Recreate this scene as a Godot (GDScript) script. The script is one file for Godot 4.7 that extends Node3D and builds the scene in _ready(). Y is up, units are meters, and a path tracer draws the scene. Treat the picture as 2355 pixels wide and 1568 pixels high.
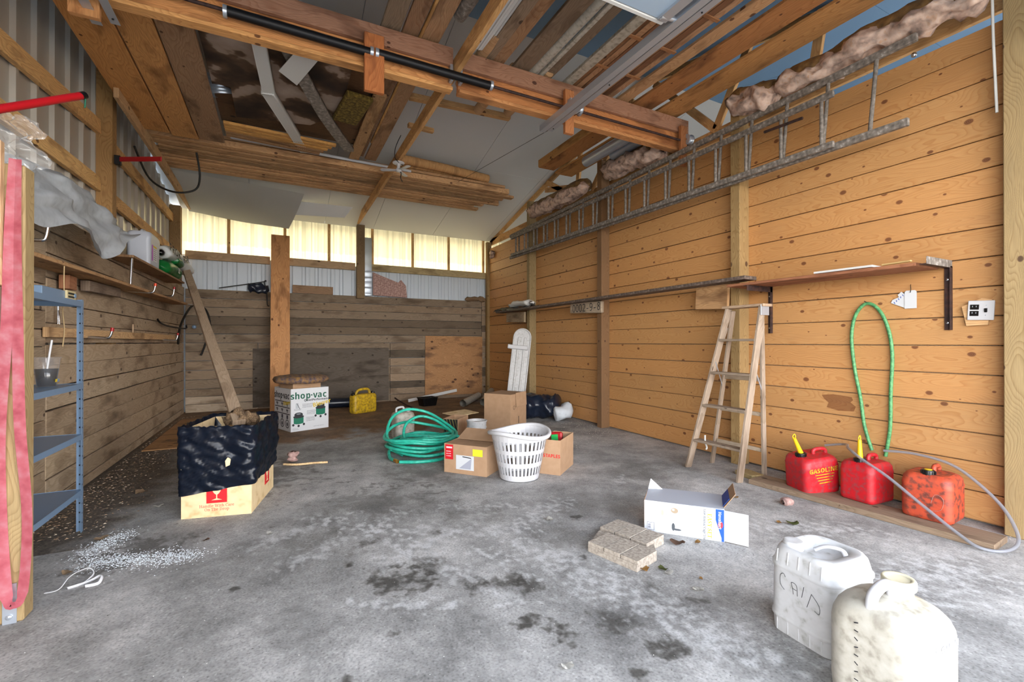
extends Node3D
# A cluttered pole-barn garage bay: concrete floor, knotty pine partition on one side, weathered planks and
# corrugated steel on the other, translucent panels high on the rear wall, lumber stored overhead.
# Units are metres; x runs along the rear wall, z towards the open door.

const XL := -1.45      # inner face of the plank wall with the steel siding
const XR := 4.14       # face of the pine partition
const ZB := -9.4       # face of the rear wall
const EAVE := 3.46

var M := {}
var names := {}
var rng := RandomNumberGenerator.new()


func _ready() -> void:
	rng.seed = 20240611
	view_and_light()
	make_materials()
	build_shell()
	build_frame()
	build_overhead()
	build_pine_wall_things()
	build_steel_wall_things()
	build_rear_things()
	build_floor_things()
	build_small_things()


func view_and_light() -> void:
	var cam := Camera3D.new()
	cam.name = "camera"
	cam.position = Vector3(0, 1.2, 0)
	cam.rotation_degrees = Vector3(0.16, -26.9, 0)
	cam.fov = 73.5
	cam.near = 0.05
	cam.far = 200.0
	cam.current = true
	add_child(cam)
	var env := Environment.new()
	env.background_mode = Environment.BG_SKY
	var sky := Sky.new()
	var sm := ProceduralSkyMaterial.new()
	sm.sky_top_color = Color(0.54, 0.57, 0.62)
	sm.sky_horizon_color = Color(1.0, 0.98, 0.95)
	sm.sky_curve = 0.12
	sm.ground_bottom_color = Color(0.35, 0.34, 0.31)
	sm.ground_horizon_color = Color(0.62, 0.62, 0.58)
	sm.sky_energy_multiplier = 2.5
	sm.ground_energy_multiplier = 1.0
	sky.sky_material = sm
	env.sky = sky
	env.tonemap_mode = Environment.TONE_MAPPER_LINEAR
	env.tonemap_exposure = 3.2
	env.sdfgi_enabled = true
	env.ssao_enabled = true
	env.ssil_enabled = true
	var we := WorldEnvironment.new()
	we.name = "world_environment"
	we.environment = env
	add_child(we)
	var sun := DirectionalLight3D.new()
	sun.name = "sun"
	sun.light_color = Color(1.0, 0.93, 0.80)
	sun.light_energy = 1.9
	sun.light_angular_distance = 0.6
	sun.shadow_enabled = true
	sun.rotation_degrees = Vector3(-46, 168, 0)
	sun.sky_mode = DirectionalLight3D.SKY_MODE_LIGHT_ONLY
	add_child(sun)


# ---------------------------------------------------------------- naming and placing

func numbered(called: String) -> String:
	if names.has(called):
		names[called] += 1
		return "%s_%03d" % [called, names[called]]
	names[called] = 0
	return called


func tag(o: Node, label := "", category := "", group := "", kind := "") -> void:
	for kv in [["label", label], ["category", category], ["group", group], ["kind", kind]]:
		if kv[1] != "":
			o.set_meta(kv[0], kv[1])


func thing(called: String, label: String, category: String, at := Vector3.ZERO, turn := 0.0, group := "") -> Node3D:
	var o := Node3D.new()
	o.name = numbered(called)
	add_child(o)
	o.position = at
	o.rotation.y = turn
	tag(o, label, category, group)
	return o


func part(called: String, mesh: Mesh, mat: Material, parent: Node, at := Vector3.ZERO, rot := Vector3.ZERO) -> MeshInstance3D:
	var o := MeshInstance3D.new()
	o.name = called
	o.mesh = mesh
	o.material_override = mat
	parent.add_child(o, true)
	o.position = at
	o.rotation = rot
	return o


func single(called: String, mesh: Mesh, mat: Material, label: String, category: String, at := Vector3.ZERO, rot := Vector3.ZERO, group := "") -> MeshInstance3D:
	var o := part(numbered(called), mesh, mat, self, at, rot)
	tag(o, label, category, group)
	return o


func structure(called: String, at := Vector3.ZERO) -> Node3D:
	var o := Node3D.new()
	o.name = called
	add_child(o)
	o.position = at
	tag(o, "", "", "", "structure")
	return o


# a straight board from a to b: `high` is its size along `up`, `thick` across
func plank(called: String, a: Vector3, b: Vector3, high: float, thick: float, mat: Material, parent: Node, tint := Color.WHITE, up := Vector3.UP, bevel := 0.003) -> MeshInstance3D:
	var d := b - a
	var o := part(called, bx(Vector3(d.length(), high, thick), bevel, 0, tint), mat, parent)
	place(o, (a + b) / 2, d, up)
	return o


func place(o: Node3D, mid: Vector3, along: Vector3, up := Vector3.UP) -> void:
	var x := along.normalized()
	var z := x.cross(up).normalized()
	o.transform = Transform3D(Basis(x, z.cross(x), z), mid)


func lone_plank(called: String, label: String, category: String, a: Vector3, b: Vector3, high: float, thick: float, mat: Material, tint := Color.WHITE, up := Vector3.UP, group := "") -> MeshInstance3D:
	var o := plank(numbered(called), a, b, high, thick, mat, self, tint, up)
	tag(o, label, category, group)
	return o


# ---------------------------------------------------------------- mesh builder

class Geo:
	var v := PackedVector3Array()
	var n := PackedVector3Array()
	var t := PackedVector2Array()
	var c := PackedColorArray()
	var idx := PackedInt32Array()

	# corners counter-clockwise as seen from outside
	func quad(a: Vector3, b: Vector3, d: Vector3, e: Vector3, ua: Vector2, ub: Vector2, ud: Vector2, ue: Vector2, col := Color.WHITE) -> void:
		var nn := (b - a).cross(e - a)
		if nn.length_squared() < 1e-14:
			nn = (d - b).cross(a - b)
		nn = nn.normalized()
		var k := v.size()
		v.append_array([a, b, d, e])
		n.append_array([nn, nn, nn, nn])
		t.append_array([ua, ub, ud, ue])
		c.append_array([col, col, col, col])
		idx.append_array([k, k + 2, k + 1, k, k + 3, k + 2])

	func tri(a: Vector3, b: Vector3, d: Vector3, ua := Vector2.ZERO, ub := Vector2(0.02, 0), ud := Vector2(0, 0.02), col := Color.WHITE) -> void:
		var nn := (b - a).cross(d - a).normalized()
		var k := v.size()
		v.append_array([a, b, d])
		n.append_array([nn, nn, nn])
		t.append_array([ua, ub, ud])
		c.append_array([col, col, col])
		idx.append_array([k, k + 2, k + 1])

	# rows of points as one smooth sheet; outside is on the side of (next column) x (next row)
	func sheet(rows: Array, wrap := false, r0 := Rect2(0, 0, 1, 1), col := Color.WHITE, flip := false) -> void:
		var nr := rows.size()
		var nc: int = rows[0].size()
		var base := v.size()
		var last := nc + (1 if wrap else 0)
		for i in nr:
			for j in last:
				var jj := j % nc
				var p: Vector3 = rows[i][jj]
				var jl := (jj - 1 + nc) % nc if wrap else maxi(jj - 1, 0)
				var jr := (jj + 1) % nc if wrap else mini(jj + 1, nc - 1)
				var du: Vector3 = rows[i][jr] - rows[i][jl]
				if du.length_squared() < 1e-12:
					var alt := i + 1 if i == 0 else i - 1
					du = rows[alt][jr] - rows[alt][jl]
				var dv: Vector3 = rows[mini(i + 1, nr - 1)][jj] - rows[maxi(i - 1, 0)][jj]
				var nn := du.cross(dv).normalized()
				if flip:
					nn = -nn
				v.append(p)
				n.append(nn)
				t.append(r0.position + Vector2(r0.size.x * j / maxf(last - 1, 1), r0.size.y * i / maxf(nr - 1, 1)))
				c.append(col)
		for i in nr - 1:
			for j in last - 1:
				var a := base + i * last + j
				var b := a + 1
				var e := a + last
				var d := e + 1
				if flip:
					idx.append_array([a, b, d, a, d, e])
				else:
					idx.append_array([a, d, b, a, e, d])

	# a flat fan over a ring of points that runs counter-clockwise as seen from outside
	func fan(ring: PackedVector3Array, col := Color.WHITE, flip := false, uvs := 1.0) -> void:
		var mid := Vector3.ZERO
		for p in ring:
			mid += p
		mid /= ring.size()
		for i in ring.size():
			var p := ring[i]
			var q := ring[(i + 1) % ring.size()]
			var up := Vector2(p.x - mid.x, p.z - mid.z + p.y - mid.y) * uvs
			var uq := Vector2(q.x - mid.x, q.z - mid.z + q.y - mid.y) * uvs
			if flip:
				tri(mid, q, p, Vector2.ZERO, uq, up, col)
			else:
				tri(mid, p, q, Vector2.ZERO, up, uq, col)

	func done() -> ArrayMesh:
		var arr := []
		arr.resize(Mesh.ARRAY_MAX)
		arr[Mesh.ARRAY_VERTEX] = v
		arr[Mesh.ARRAY_NORMAL] = n
		arr[Mesh.ARRAY_TEX_UV] = t
		arr[Mesh.ARRAY_COLOR] = c
		arr[Mesh.ARRAY_INDEX] = idx
		var m := ArrayMesh.new()
		m.add_surface_from_arrays(Mesh.PRIMITIVE_TRIANGLES, arr)
		return m

	func shift(from: int, xf: Transform3D) -> void:
		for i in range(from, v.size()):
			v[i] = xf * v[i]
			n[i] = (xf.basis * n[i]).normalized()


# chamfered box about the origin; texture runs in metres with u along `grain` (0 x, 1 y, 2 z)
func bx(size: Vector3, bevel := 0.003, grain := 0, tint := Color.WHITE) -> ArrayMesh:
	var g := Geo.new()
	add_bx(g, size, bevel, grain, tint)
	return g.done()


func add_bx(g: Geo, size: Vector3, bevel := 0.003, grain := 0, tint := Color.WHITE, at := Vector3.ZERO) -> void:
	var off := Vector2(rng.randf() * 4.0, rng.randf() * 0.35)
	var h := size / 2
	var b := minf(bevel, minf(h.x, minf(h.y, h.z)) * 0.45)
	var uv := func(p: Vector3, ax: int) -> Vector2:
		var o1 := (grain + 1) % 3
		var o2 := (grain + 2) % 3
		if ax == grain:
			return off + Vector2(p[o1] * 0.12, p[o2])
		var other := o1 if ax == o2 else o2
		return off + Vector2(p[grain], p[other] + h[other])
	for ax in 3:
		var u := (ax + 1) % 3
		var w := (ax + 2) % 3
		for s in [-1.0, 1.0]:
			var q := []
			for k in [[-1, -1], [1, -1], [1, 1], [-1, 1]]:
				var p := Vector3.ZERO
				p[ax] = s * h[ax]
				p[u] = k[0] * (h[u] - b)
				p[w] = k[1] * (h[w] - b)
				q.append(p)
			if s < 0:
				q.reverse()
			g.quad(q[0] + at, q[1] + at, q[2] + at, q[3] + at, uv.call(q[0], ax), uv.call(q[1], ax), uv.call(q[2], ax), uv.call(q[3], ax), tint)
	if b <= 0.0:
		return
	for ax in 3:                     # the twelve edges, along ax
		var u := (ax + 1) % 3
		var w := (ax + 2) % 3
		for su in [-1.0, 1.0]:
			for sw in [-1.0, 1.0]:
				var p := []
				for e in [[0, -1], [0, 1], [1, 1], [1, -1]]:
					var x := Vector3.ZERO
					x[ax] = e[1] * (h[ax] - b)
					x[u] = su * (h[u] - (b if e[0] == 1 else 0.0))
					x[w] = sw * (h[w] - (b if e[0] == 0 else 0.0))
					p.append(x)
				if su * sw > 0:
					p.reverse()
				g.quad(p[0] + at, p[1] + at, p[2] + at, p[3] + at, uv.call(p[0], u), uv.call(p[1], u), uv.call(p[2], u), uv.call(p[3], u), tint)
	for sx in [-1.0, 1.0]:
		for sy in [-1.0, 1.0]:
			for sz in [-1.0, 1.0]:
				var a := Vector3(sx * h.x, sy * (h.y - b), sz * (h.z - b)) + at
				var c := Vector3(sx * (h.x - b), sy * h.y, sz * (h.z - b)) + at
				var d := Vector3(sx * (h.x - b), sy * (h.y - b), sz * h.z) + at
				if sx * sy * sz > 0:
					g.tri(a, c, d, off, off, off, tint)
				else:
					g.tri(a, d, c, off, off, off, tint)


# tube along a path; rad is a number or one number per point
func add_tube(g: Geo, path: PackedVector3Array, rad: Variant, sides := 8, closed := false, tint := Color.WHITE, caps := true, squash := 1.0) -> void:
	var np := path.size()
	var rows := []
	var nrm := Vector3.ZERO
	var prev := Vector3.ZERO
	for i in np:
		var d: Vector3
		if closed:
			d = path[(i + 1) % np] - path[(i - 1 + np) % np]
		else:
			d = path[mini(i + 1, np - 1)] - path[maxi(i - 1, 0)]
		d = d.normalized()
		if i == 0:
			nrm = d.cross(Vector3.UP if absf(d.y) < 0.9 else Vector3.RIGHT).normalized()
		else:
			nrm = (nrm - d * nrm.dot(d)).normalized()
		prev = d
		var bin := d.cross(nrm)
		var r: float = rad if rad is float else rad[i]
		var ring := PackedVector3Array()
		for k in sides:
			var a := TAU * k / sides
			ring.append(path[i] + nrm * cos(a) * r + bin * sin(a) * r * squash)
		rows.append(ring)
	if closed:
		rows.append(rows[0])
	var length := 0.0
	for i in np - 1:
		length += path[i].distance_to(path[i + 1])
	g.sheet(rows, true, Rect2(0, 0, 0.1, length), tint)
	if caps and not closed:
		g.fan(rows[0], tint, true)
		g.fan(rows[np - 1], tint, false)


func tube(path: PackedVector3Array, rad: Variant, sides := 8, closed := false, tint := Color.WHITE, squash := 1.0) -> ArrayMesh:
	var g := Geo.new()
	add_tube(g, path, rad, sides, closed, tint, true, squash)
	return g.done()


# profile of (radius, height) turned about y
func add_lathe(g: Geo, prof: PackedVector2Array, segs := 24, tint := Color.WHITE, at := Vector3.ZERO) -> void:
	var rows := []
	for p in prof:
		var ring := PackedVector3Array()
		for k in segs:
			var a := -TAU * k / segs
			ring.append(at + Vector3(cos(a) * p.x, p.y, sin(a) * p.x))
		rows.append(ring)
	g.sheet(rows, true, Rect2(0, 0, 1, 1), tint)


func lathe(prof: PackedVector2Array, segs := 24, tint := Color.WHITE) -> ArrayMesh:
	var g := Geo.new()
	add_lathe(g, prof, segs, tint)
	return g.done()


# ring of a rounded rectangle in the xz plane
func rrect(w: float, d: float, r: float, y: float, seg := 4, at := Vector2.ZERO) -> PackedVector3Array:
	var out := PackedVector3Array()
	r = minf(r, minf(w, d) / 2 - 0.0005)
	for k in 4:
		var cx: float = [1, -1, -1, 1][k] * (w / 2 - r)
		var cz: float = [1, 1, -1, -1][k] * (d / 2 - r)
		for i in seg + 1:
			var a := -PI / 2 * (k + float(i) / seg) - 0.0
			out.append(Vector3(at.x + (w / 2 - r) * [1, -1, -1, 1][k] + cos(-a) * r, y, at.y + cz + sin(-a) * r))
	out.reverse()
	return out


# stacked rings, closed at top and bottom
func add_loft(g: Geo, rings: Array, tint := Color.WHITE, cap_low := true, cap_high := true, uvr := Rect2(0, 0, 1, 1)) -> void:
	g.sheet(rings, true, uvr, tint)
	if cap_low:
		g.fan(rings[0], tint, true)
	if cap_high:
		g.fan(rings[rings.size() - 1], tint, false)


func loft(rings: Array, tint := Color.WHITE, cap_low := true, cap_high := true) -> ArrayMesh:
	var g := Geo.new()
	add_loft(g, rings, tint, cap_low, cap_high)
	return g.done()


# a flat outline in xy given thickness along z
func slab(poly: PackedVector2Array, thick: float, tint := Color.WHITE) -> ArrayMesh:
	var g := Geo.new()
	add_slab(g, poly, thick, tint)
	return g.done()


func add_slab(g: Geo, poly: PackedVector2Array, thick: float, tint := Color.WHITE) -> void:
	if Geometry2D.is_polygon_clockwise(poly):
		poly.reverse()
	var id := Geometry2D.triangulate_polygon(poly)
	var h := thick / 2
	for k in range(0, id.size(), 3):
		var a := poly[id[k]]
		var b := poly[id[k + 1]]
		var c := poly[id[k + 2]]
		if (b - a).cross(c - a) < 0:
			var s := b
			b = c
			c = s
		g.tri(Vector3(a.x, a.y, h), Vector3(b.x, b.y, h), Vector3(c.x, c.y, h), a, b, c, tint)
		g.tri(Vector3(a.x, a.y, -h), Vector3(c.x, c.y, -h), Vector3(b.x, b.y, -h), a, c, b, tint)
	for i in poly.size():
		var a := poly[i]
		var b := poly[(i + 1) % poly.size()]
		g.quad(Vector3(a.x, a.y, -h), Vector3(b.x, b.y, -h), Vector3(b.x, b.y, h), Vector3(a.x, a.y, h), a, b, b + Vector2(0, thick), a + Vector2(0, thick), tint)


# smooth curve through points
func curve(pts: Array, steps := 6, closed := false) -> PackedVector3Array:
	var out := PackedVector3Array()
	var n := pts.size()
	var spans := n if closed else n - 1
	for i in spans:
		var a: Vector3 = pts[(i - 1 + n) % n] if closed or i > 0 else pts[0]
		var b: Vector3 = pts[i]
		var c: Vector3 = pts[(i + 1) % n]
		var d: Vector3 = pts[(i + 2) % n] if closed or i + 2 < n else pts[n - 1]
		for k in steps:
			out.append(b.cubic_interpolate(c, a, d, float(k) / steps))
	if not closed:
		out.append(pts[n - 1])
	return out


func lettering(text: String, height: float, bold := false, face := "Droid Sans") -> TextMesh:
	var tm := TextMesh.new()
	var f := SystemFont.new()
	f.font_names = PackedStringArray([face])
	if bold:
		f.font_weight = 700
	tm.font = f
	tm.text = text
	tm.font_size = 32
	tm.pixel_size = height / 23.0
	tm.depth = 0.0008
	tm.curve_step = 4.0
	return tm


# ---------------------------------------------------------------- materials

func noise(sd: int, freq: float, oct := 3, kind := FastNoiseLite.TYPE_SIMPLEX_SMOOTH) -> FastNoiseLite:
	var f := FastNoiseLite.new()
	f.seed = sd
	f.noise_type = kind
	f.frequency = freq
	f.fractal_octaves = oct
	return f


# Wood grain: growth rings of a sawn board, bent round its knots. Tiles along its length.
func wood_image(w: int, h: int, lm: float, wm: float, o: Dictionary) -> Image:
	var sd: int = o.seed
	var rn := RandomNumberGenerator.new()
	rn.seed = sd
	var bend := PackedFloat32Array()
	bend.resize(w * h)
	var dark := PackedFloat32Array()
	dark.resize(w * h)
	var px := w / lm
	var py := h / wm
	for k in int(o.knots):
		var kx := rn.randf() * lm
		var ky := rn.randf() * wm
		var r: float = o.knot_size * rn.randf_range(0.25, 1.5)
		var rx := r * 5.0
		for iy in range(maxi(0, int((ky - r * 4) * py)), mini(h, int((ky + r * 4) * py))):
			for ix in range(int((kx - rx) * px), int((kx + rx) * px)):
				var dx := ix / px - kx
				var dy := iy / py - ky
				var e := sqrt(dx * dx / 9.0 + dy * dy) / r
				var q := iy * w + posmod(ix, w)
				bend[q] += exp(-e * e * 0.7) * (2.6 if dy > 0 else -2.6) * minf(1.0, absf(dy) / r)
				var c := sqrt(dx * dx * 0.5 + dy * dy) / r
				if c < 1.25:
					dark[q] = maxf(dark[q], clampf((1.25 - c) * 2.2, 0, 1) * (0.75 + 0.25 * sin(c * 16.0)))
	var wide := noise(sd + 1, 1.0, 2)
	var fine := noise(sd + 2, 1.0, 2)
	var blot := noise(sd + 3, 1.0, 4)
	var data := PackedByteArray()
	data.resize(w * h * 3)
	var early: Color = o.early
	var late: Color = o.late
	var knot: Color = o.knot
	var stain: Color = o.stain
	var rings: float = o.rings
	var warp: float = o.warp
	var sharp: float = o.sharp
	var streak: float = o.streak
	var stains: float = o.stains
	var cs := PackedFloat32Array()
	var sn := PackedFloat32Array()
	cs.resize(w)
	sn.resize(w)
	var rad := lm / TAU
	for x in w:
		cs[x] = cos(TAU * x / w) * rad
		sn[x] = sin(TAU * x / w) * rad
	var q := 0
	for y in h:
		var v := y / py
		for x in w:
			var cx := cs[x]
			var sx := sn[x]
			var f := v * rings + wide.get_noise_3d(cx * 1.3, sx * 1.3, v * 5.0) * warp + bend[q]
			f -= floorf(f)
			var a := f * f
			a = clampf((a * f if sharp > 0.5 else a) * 1.1, 0, 1)
			if f > 0.93:
				a *= (1.0 - f) / 0.07
			var l := 1.0 + fine.get_noise_3d(cx * 9.0, sx * 9.0, v * 320.0) * streak
			var s := clampf((blot.get_noise_3d(cx * 1.7, sx * 1.7, v * 5.0) - 0.12) * stains, 0, 1)
			var d := dark[q]
			var r := lerpf(early.r, late.r, a)
			var g := lerpf(early.g, late.g, a)
			var b := lerpf(early.b, late.b, a)
			r = lerpf(lerpf(r, stain.r, s), knot.r, d) * l
			g = lerpf(lerpf(g, stain.g, s), knot.g, d) * l
			b = lerpf(lerpf(b, stain.b, s), knot.b, d) * l
			data[q * 3] = clampi(int(r * 255.0), 0, 255)
			data[q * 3 + 1] = clampi(int(g * 255.0), 0, 255)
			data[q * 3 + 2] = clampi(int(b * 255.0), 0, 255)
			q += 1
	return Image.create_from_data(w, h, false, Image.FORMAT_RGB8, data)


func wood(called: String, w: int, h: int, lm: float, wm: float, o: Dictionary, rough := 0.75, relief := 0.12) -> StandardMaterial3D:
	var img := wood_image(w, h, lm, wm, o)
	img.generate_mipmaps()
	var tex := ImageTexture.create_from_image(img)
	var m := StandardMaterial3D.new()
	m.resource_name = called
	m.albedo_texture = tex
	m.vertex_color_use_as_albedo = true
	m.roughness = rough
	m.uv1_scale = Vector3(1.0 / lm, 1.0 / wm, 1)
	m.heightmap_enabled = relief > 0
	m.heightmap_texture = tex
	m.heightmap_scale = relief
	M[called] = m
	return m


func plain(called: String, col: Color, rough := 0.5, metal := 0.0) -> StandardMaterial3D:
	var m := StandardMaterial3D.new()
	m.resource_name = called
	m.albedo_color = col
	m.roughness = rough
	m.metallic = metal
	m.vertex_color_use_as_albedo = true
	M[called] = m
	return m


# a blotchy surface: stops are [position, colour] of the noise
func mottled(called: String, stops: Array, size: float, rough := 0.6, oct := 4, metal := 0.0, relief := 0.0, px := 256, sd := 5, freq := 0.02) -> StandardMaterial3D:
	var m := plain(called, Color.WHITE, rough, metal)
	var tex := NoiseTexture2D.new()
	tex.width = px
	tex.height = px
	tex.seamless = true
	tex.noise = noise(sd, freq, oct)
	var g := Gradient.new()
	var offs := PackedFloat32Array()
	var cols := PackedColorArray()
	for s in stops:
		offs.append(s[0])
		cols.append(s[1])
	g.offsets = offs
	g.colors = cols
	tex.color_ramp = g
	m.albedo_texture = tex
	m.uv1_triplanar = true
	m.uv1_scale = Vector3.ONE / size
	if relief > 0.0:
		m.heightmap_enabled = true
		m.heightmap_texture = tex
		m.heightmap_scale = relief
	return m


func make_materials() -> void:
	wood("pine", 1536, 512, 3.2, 0.75, {"seed": 11, "knots": 34, "knot_size": 0.011, "early": Color(0.79, 0.60, 0.39), "late": Color(0.73, 0.52, 0.31), "knot": Color(0.38, 0.21, 0.12), "stain": Color(0.71, 0.53, 0.35), "rings": 40.0, "warp": 8.0, "sharp": 1.0, "streak": 0.05, "stains": 0.8}, 0.55, 0.04)
	wood("weathered", 1280, 512, 2.8, 0.75, {"seed": 23, "knots": 12, "knot_size": 0.012, "early": Color(0.69, 0.62, 0.54), "late": Color(0.62, 0.55, 0.46), "knot": Color(0.26, 0.20, 0.15), "stain": Color(0.40, 0.33, 0.26), "rings": 30.0, "warp": 5.0, "sharp": 0.0, "streak": 0.13, "stains": 1.2}, 0.9, 0.10)
	wood("lumber", 1024, 384, 2.4, 0.6, {"seed": 37, "knots": 10, "knot_size": 0.011, "early": Color(0.84, 0.74, 0.62), "late": Color(0.74, 0.61, 0.48), "knot": Color(0.28, 0.17, 0.10), "stain": Color(0.46, 0.36, 0.27), "rings": 42.0, "warp": 6.0, "sharp": 1.0, "streak": 0.14, "stains": 1.3}, 0.8, 0.08)
	wood("treated", 1024, 320, 2.0, 0.5, {"seed": 41, "knots": 5, "knot_size": 0.016, "early": Color(0.70, 0.62, 0.48), "late": Color(0.59, 0.50, 0.36), "knot": Color(0.25, 0.16, 0.11), "stain": Color(0.60, 0.53, 0.41), "rings": 60.0, "warp": 9.0, "sharp": 1.0, "streak": 0.09, "stains": 0.8}, 0.75, 0.06)
	wood("plywood", 768, 768, 1.3, 1.3, {"seed": 53, "knots": 10, "knot_size": 0.017, "early": Color(0.74, 0.59, 0.43), "late": Color(0.62, 0.46, 0.31), "knot": Color(0.23, 0.14, 0.09), "stain": Color(0.42, 0.32, 0.24), "rings": 11.0, "warp": 11.0, "sharp": 0.0, "streak": 0.16, "stains": 1.5}, 0.8, 0.05)
	make_floor_material()
	plain("white_sheet", Color(0.83, 0.83, 0.82), 0.75)
	plain("blue_sheet", Color(0.52, 0.67, 0.82), 0.7)  # pale blue colour of the front-slope lining sheets
	plain("door_tint", Color(0.64, 0.72, 0.80), 0.45)  # pale blue tint for the raised door sections
	plain("steel_siding", Color(0.74, 0.72, 0.68), 0.30, 0.4)
	plain("painted_siding", Color(0.74, 0.78, 0.82), 0.45)
	plain("galvanised", Color(0.72, 0.75, 0.79), 0.30, 0.6)
	plain("dark_metal", Color(0.11, 0.11, 0.12), 0.45, 0.5)
	mottled("rusty_iron", [[0.0, Color(0.16, 0.12, 0.12)], [0.5, Color(0.25, 0.18, 0.17)], [1.0, Color(0.34, 0.22, 0.18)]], 0.3, 0.7, 4, 0.3)
	plain("shelf_blue", Color(0.46, 0.56, 0.67), 0.35, 0.25)
	plain("white_plastic", Color(0.77, 0.77, 0.78), 0.35)
	plain("chrome", Color(0.80, 0.81, 0.83), 0.18, 1.0)
	plain("red_plastic", Color(0.60, 0.04, 0.08), 0.4)
	plain("black_plastic", Color(0.035, 0.035, 0.04), 0.35)
	plain("cable", Color(0.05, 0.05, 0.055), 0.5)
	plain("twine", Color(0.72, 0.62, 0.46), 0.9)
	plain("black", Color(0.03, 0.03, 0.03), 0.6)
	plain("ink", Color(0.12, 0.12, 0.14), 0.7)
	plain("green_ink", Color(0.02, 0.33, 0.24), 0.6)
	plain("red_ink", Color(0.78, 0.06, 0.10), 0.6)
	plain("yellow_ink", Color(0.80, 0.68, 0.10), 0.6)
	plain("white_ink", Color(0.78, 0.79, 0.80), 0.6)
	plain("blue_ink", Color(0.07, 0.27, 0.62), 0.5)
	mottled("cardboard", [[0.0, Color(0.64, 0.51, 0.39)], [0.5, Color(0.66, 0.53, 0.41)], [1.0, Color(0.68, 0.55, 0.43)]], 0.5, 0.85, 4)
	mottled("pale_cardboard", [[0.0, Color(0.72, 0.60, 0.42)], [0.35, Color(0.83, 0.73, 0.56)], [1.0, Color(0.87, 0.78, 0.62)]], 0.6, 0.8, 3)
	mottled("insulation_paper", [[0.0, Color(0.24, 0.17, 0.10)], [0.45, Color(0.44, 0.33, 0.19)], [1.0, Color(0.62, 0.49, 0.30)]], 0.5, 0.7, 4, 0.0, 0.5)
	mottled("insulation_wool", [[0.0, Color(0.22, 0.19, 0.18)], [0.25, Color(0.56, 0.48, 0.44)], [0.5, Color(0.76, 0.64, 0.57)], [0.75, Color(0.84, 0.75, 0.69)], [1.0, Color(0.80, 0.60, 0.45)]], 0.5, 0.95, 5, 0.0, 0.6)
	mottled("grey_metal_wood", [[0.0, Color(0.32, 0.30, 0.28)], [0.45, Color(0.46, 0.43, 0.40)], [0.75, Color(0.54, 0.51, 0.48)], [1.0, Color(0.78, 0.76, 0.73)]], 0.25, 0.7, 5, 0.0, 0.1)
	mottled("old_jug", [[0.0, Color(0.50, 0.47, 0.43)], [0.25, Color(0.61, 0.59, 0.54)], [0.45, Color(0.69, 0.67, 0.62)], [1.0, Color(0.75, 0.74, 0.70)]], 0.3, 0.45, 5)
	mottled("white_jug", [[0.0, Color(0.56, 0.55, 0.53)], [0.2, Color(0.70, 0.70, 0.69)], [0.4, Color(0.75, 0.75, 0.75)], [1.0, Color(0.78, 0.78, 0.78)]], 0.3, 0.4, 5)
	mottled("gas_red", [[0.0, Color(0.50, 0.25, 0.26)], [0.30, Color(0.62, 0.18, 0.20)], [0.55, Color(0.70, 0.09, 0.13)], [1.0, Color(0.76, 0.06, 0.11)]], 0.22, 0.5, 5)
	mottled("gas_orange", [[0.0, Color(0.28, 0.16, 0.13)], [0.30, Color(0.46, 0.22, 0.17)], [0.5, Color(0.68, 0.26, 0.16)], [1.0, Color(0.76, 0.30, 0.17)]], 0.3, 0.55, 5)
	mottled("yellow_can", [[0.0, Color(0.42, 0.34, 0.14)], [0.4, Color(0.68, 0.55, 0.12)], [1.0, Color(0.86, 0.71, 0.10)]], 0.3, 0.5, 5)
	mottled("bag_plastic", [[0.0, Color(0.07, 0.095, 0.15)], [1.0, Color(0.11, 0.145, 0.21)]], 0.35, 0.30, 4, 0.0, 0.7, 512, 9, 0.010)
	mottled("woven_sack", [[0.0, Color(0.70, 0.72, 0.74)], [0.4, Color(0.79, 0.81, 0.83)], [1.0, Color(0.85, 0.87, 0.89)]], 0.5, 0.6, 5, 0.0, 0.3)
	mottled("paver", [[0.0, Color(0.50, 0.46, 0.42)], [0.5, Color(0.64, 0.60, 0.55)], [1.0, Color(0.72, 0.68, 0.63)]], 0.12, 0.95, 5, 0.0, 0.4)
	mottled("cushion_cloth", [[0.0, Color(0.22, 0.17, 0.17)], [0.42, Color(0.40, 0.34, 0.35)], [0.55, Color(0.50, 0.38, 0.24)], [1.0, Color(0.66, 0.50, 0.28)]], 0.3, 0.9, 5, 0.0, 0.4)
	mottled("painted_stone", [[0.0, Color(0.50, 0.38, 0.36)], [1.0, Color(0.76, 0.64, 0.60)]], 0.2, 0.9, 5, 0.0, 0.5)
	mottled("dirty_ply", [[0.0, Color(0.10, 0.07, 0.05)], [0.4, Color(0.26, 0.19, 0.14)], [0.56, Color(0.38, 0.29, 0.22)], [0.62, Color(0.62, 0.54, 0.48)], [1.0, Color(0.72, 0.65, 0.60)]], 2.2, 0.9, 5, 0.0, 0.2, 512, 77, 0.006)
	mottled("crumb", [[0.0, Color(0.20, 0.15, 0.10)], [0.5, Color(0.42, 0.33, 0.24)], [1.0, Color(0.66, 0.56, 0.42)]], 0.05, 0.95, 2)
	mottled("yellow_wool", [[0.0, Color(0.24, 0.19, 0.05)], [1.0, Color(0.55, 0.46, 0.20)]], 0.2, 0.95, 4, 0.0, 0.6)
	mottled("strap_cloth", [[0.0, Color(0.72, 0.32, 0.37)], [0.5, Color(0.82, 0.44, 0.49)], [1.0, Color(0.85, 0.60, 0.63)]], 0.4, 0.8, 4)
	mottled("hose_green", [[0.0, Color(0.10, 0.50, 0.43)], [0.4, Color(0.16, 0.67, 0.57)], [1.0, Color(0.26, 0.75, 0.65)]], 0.3, 0.35, 3)
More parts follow.
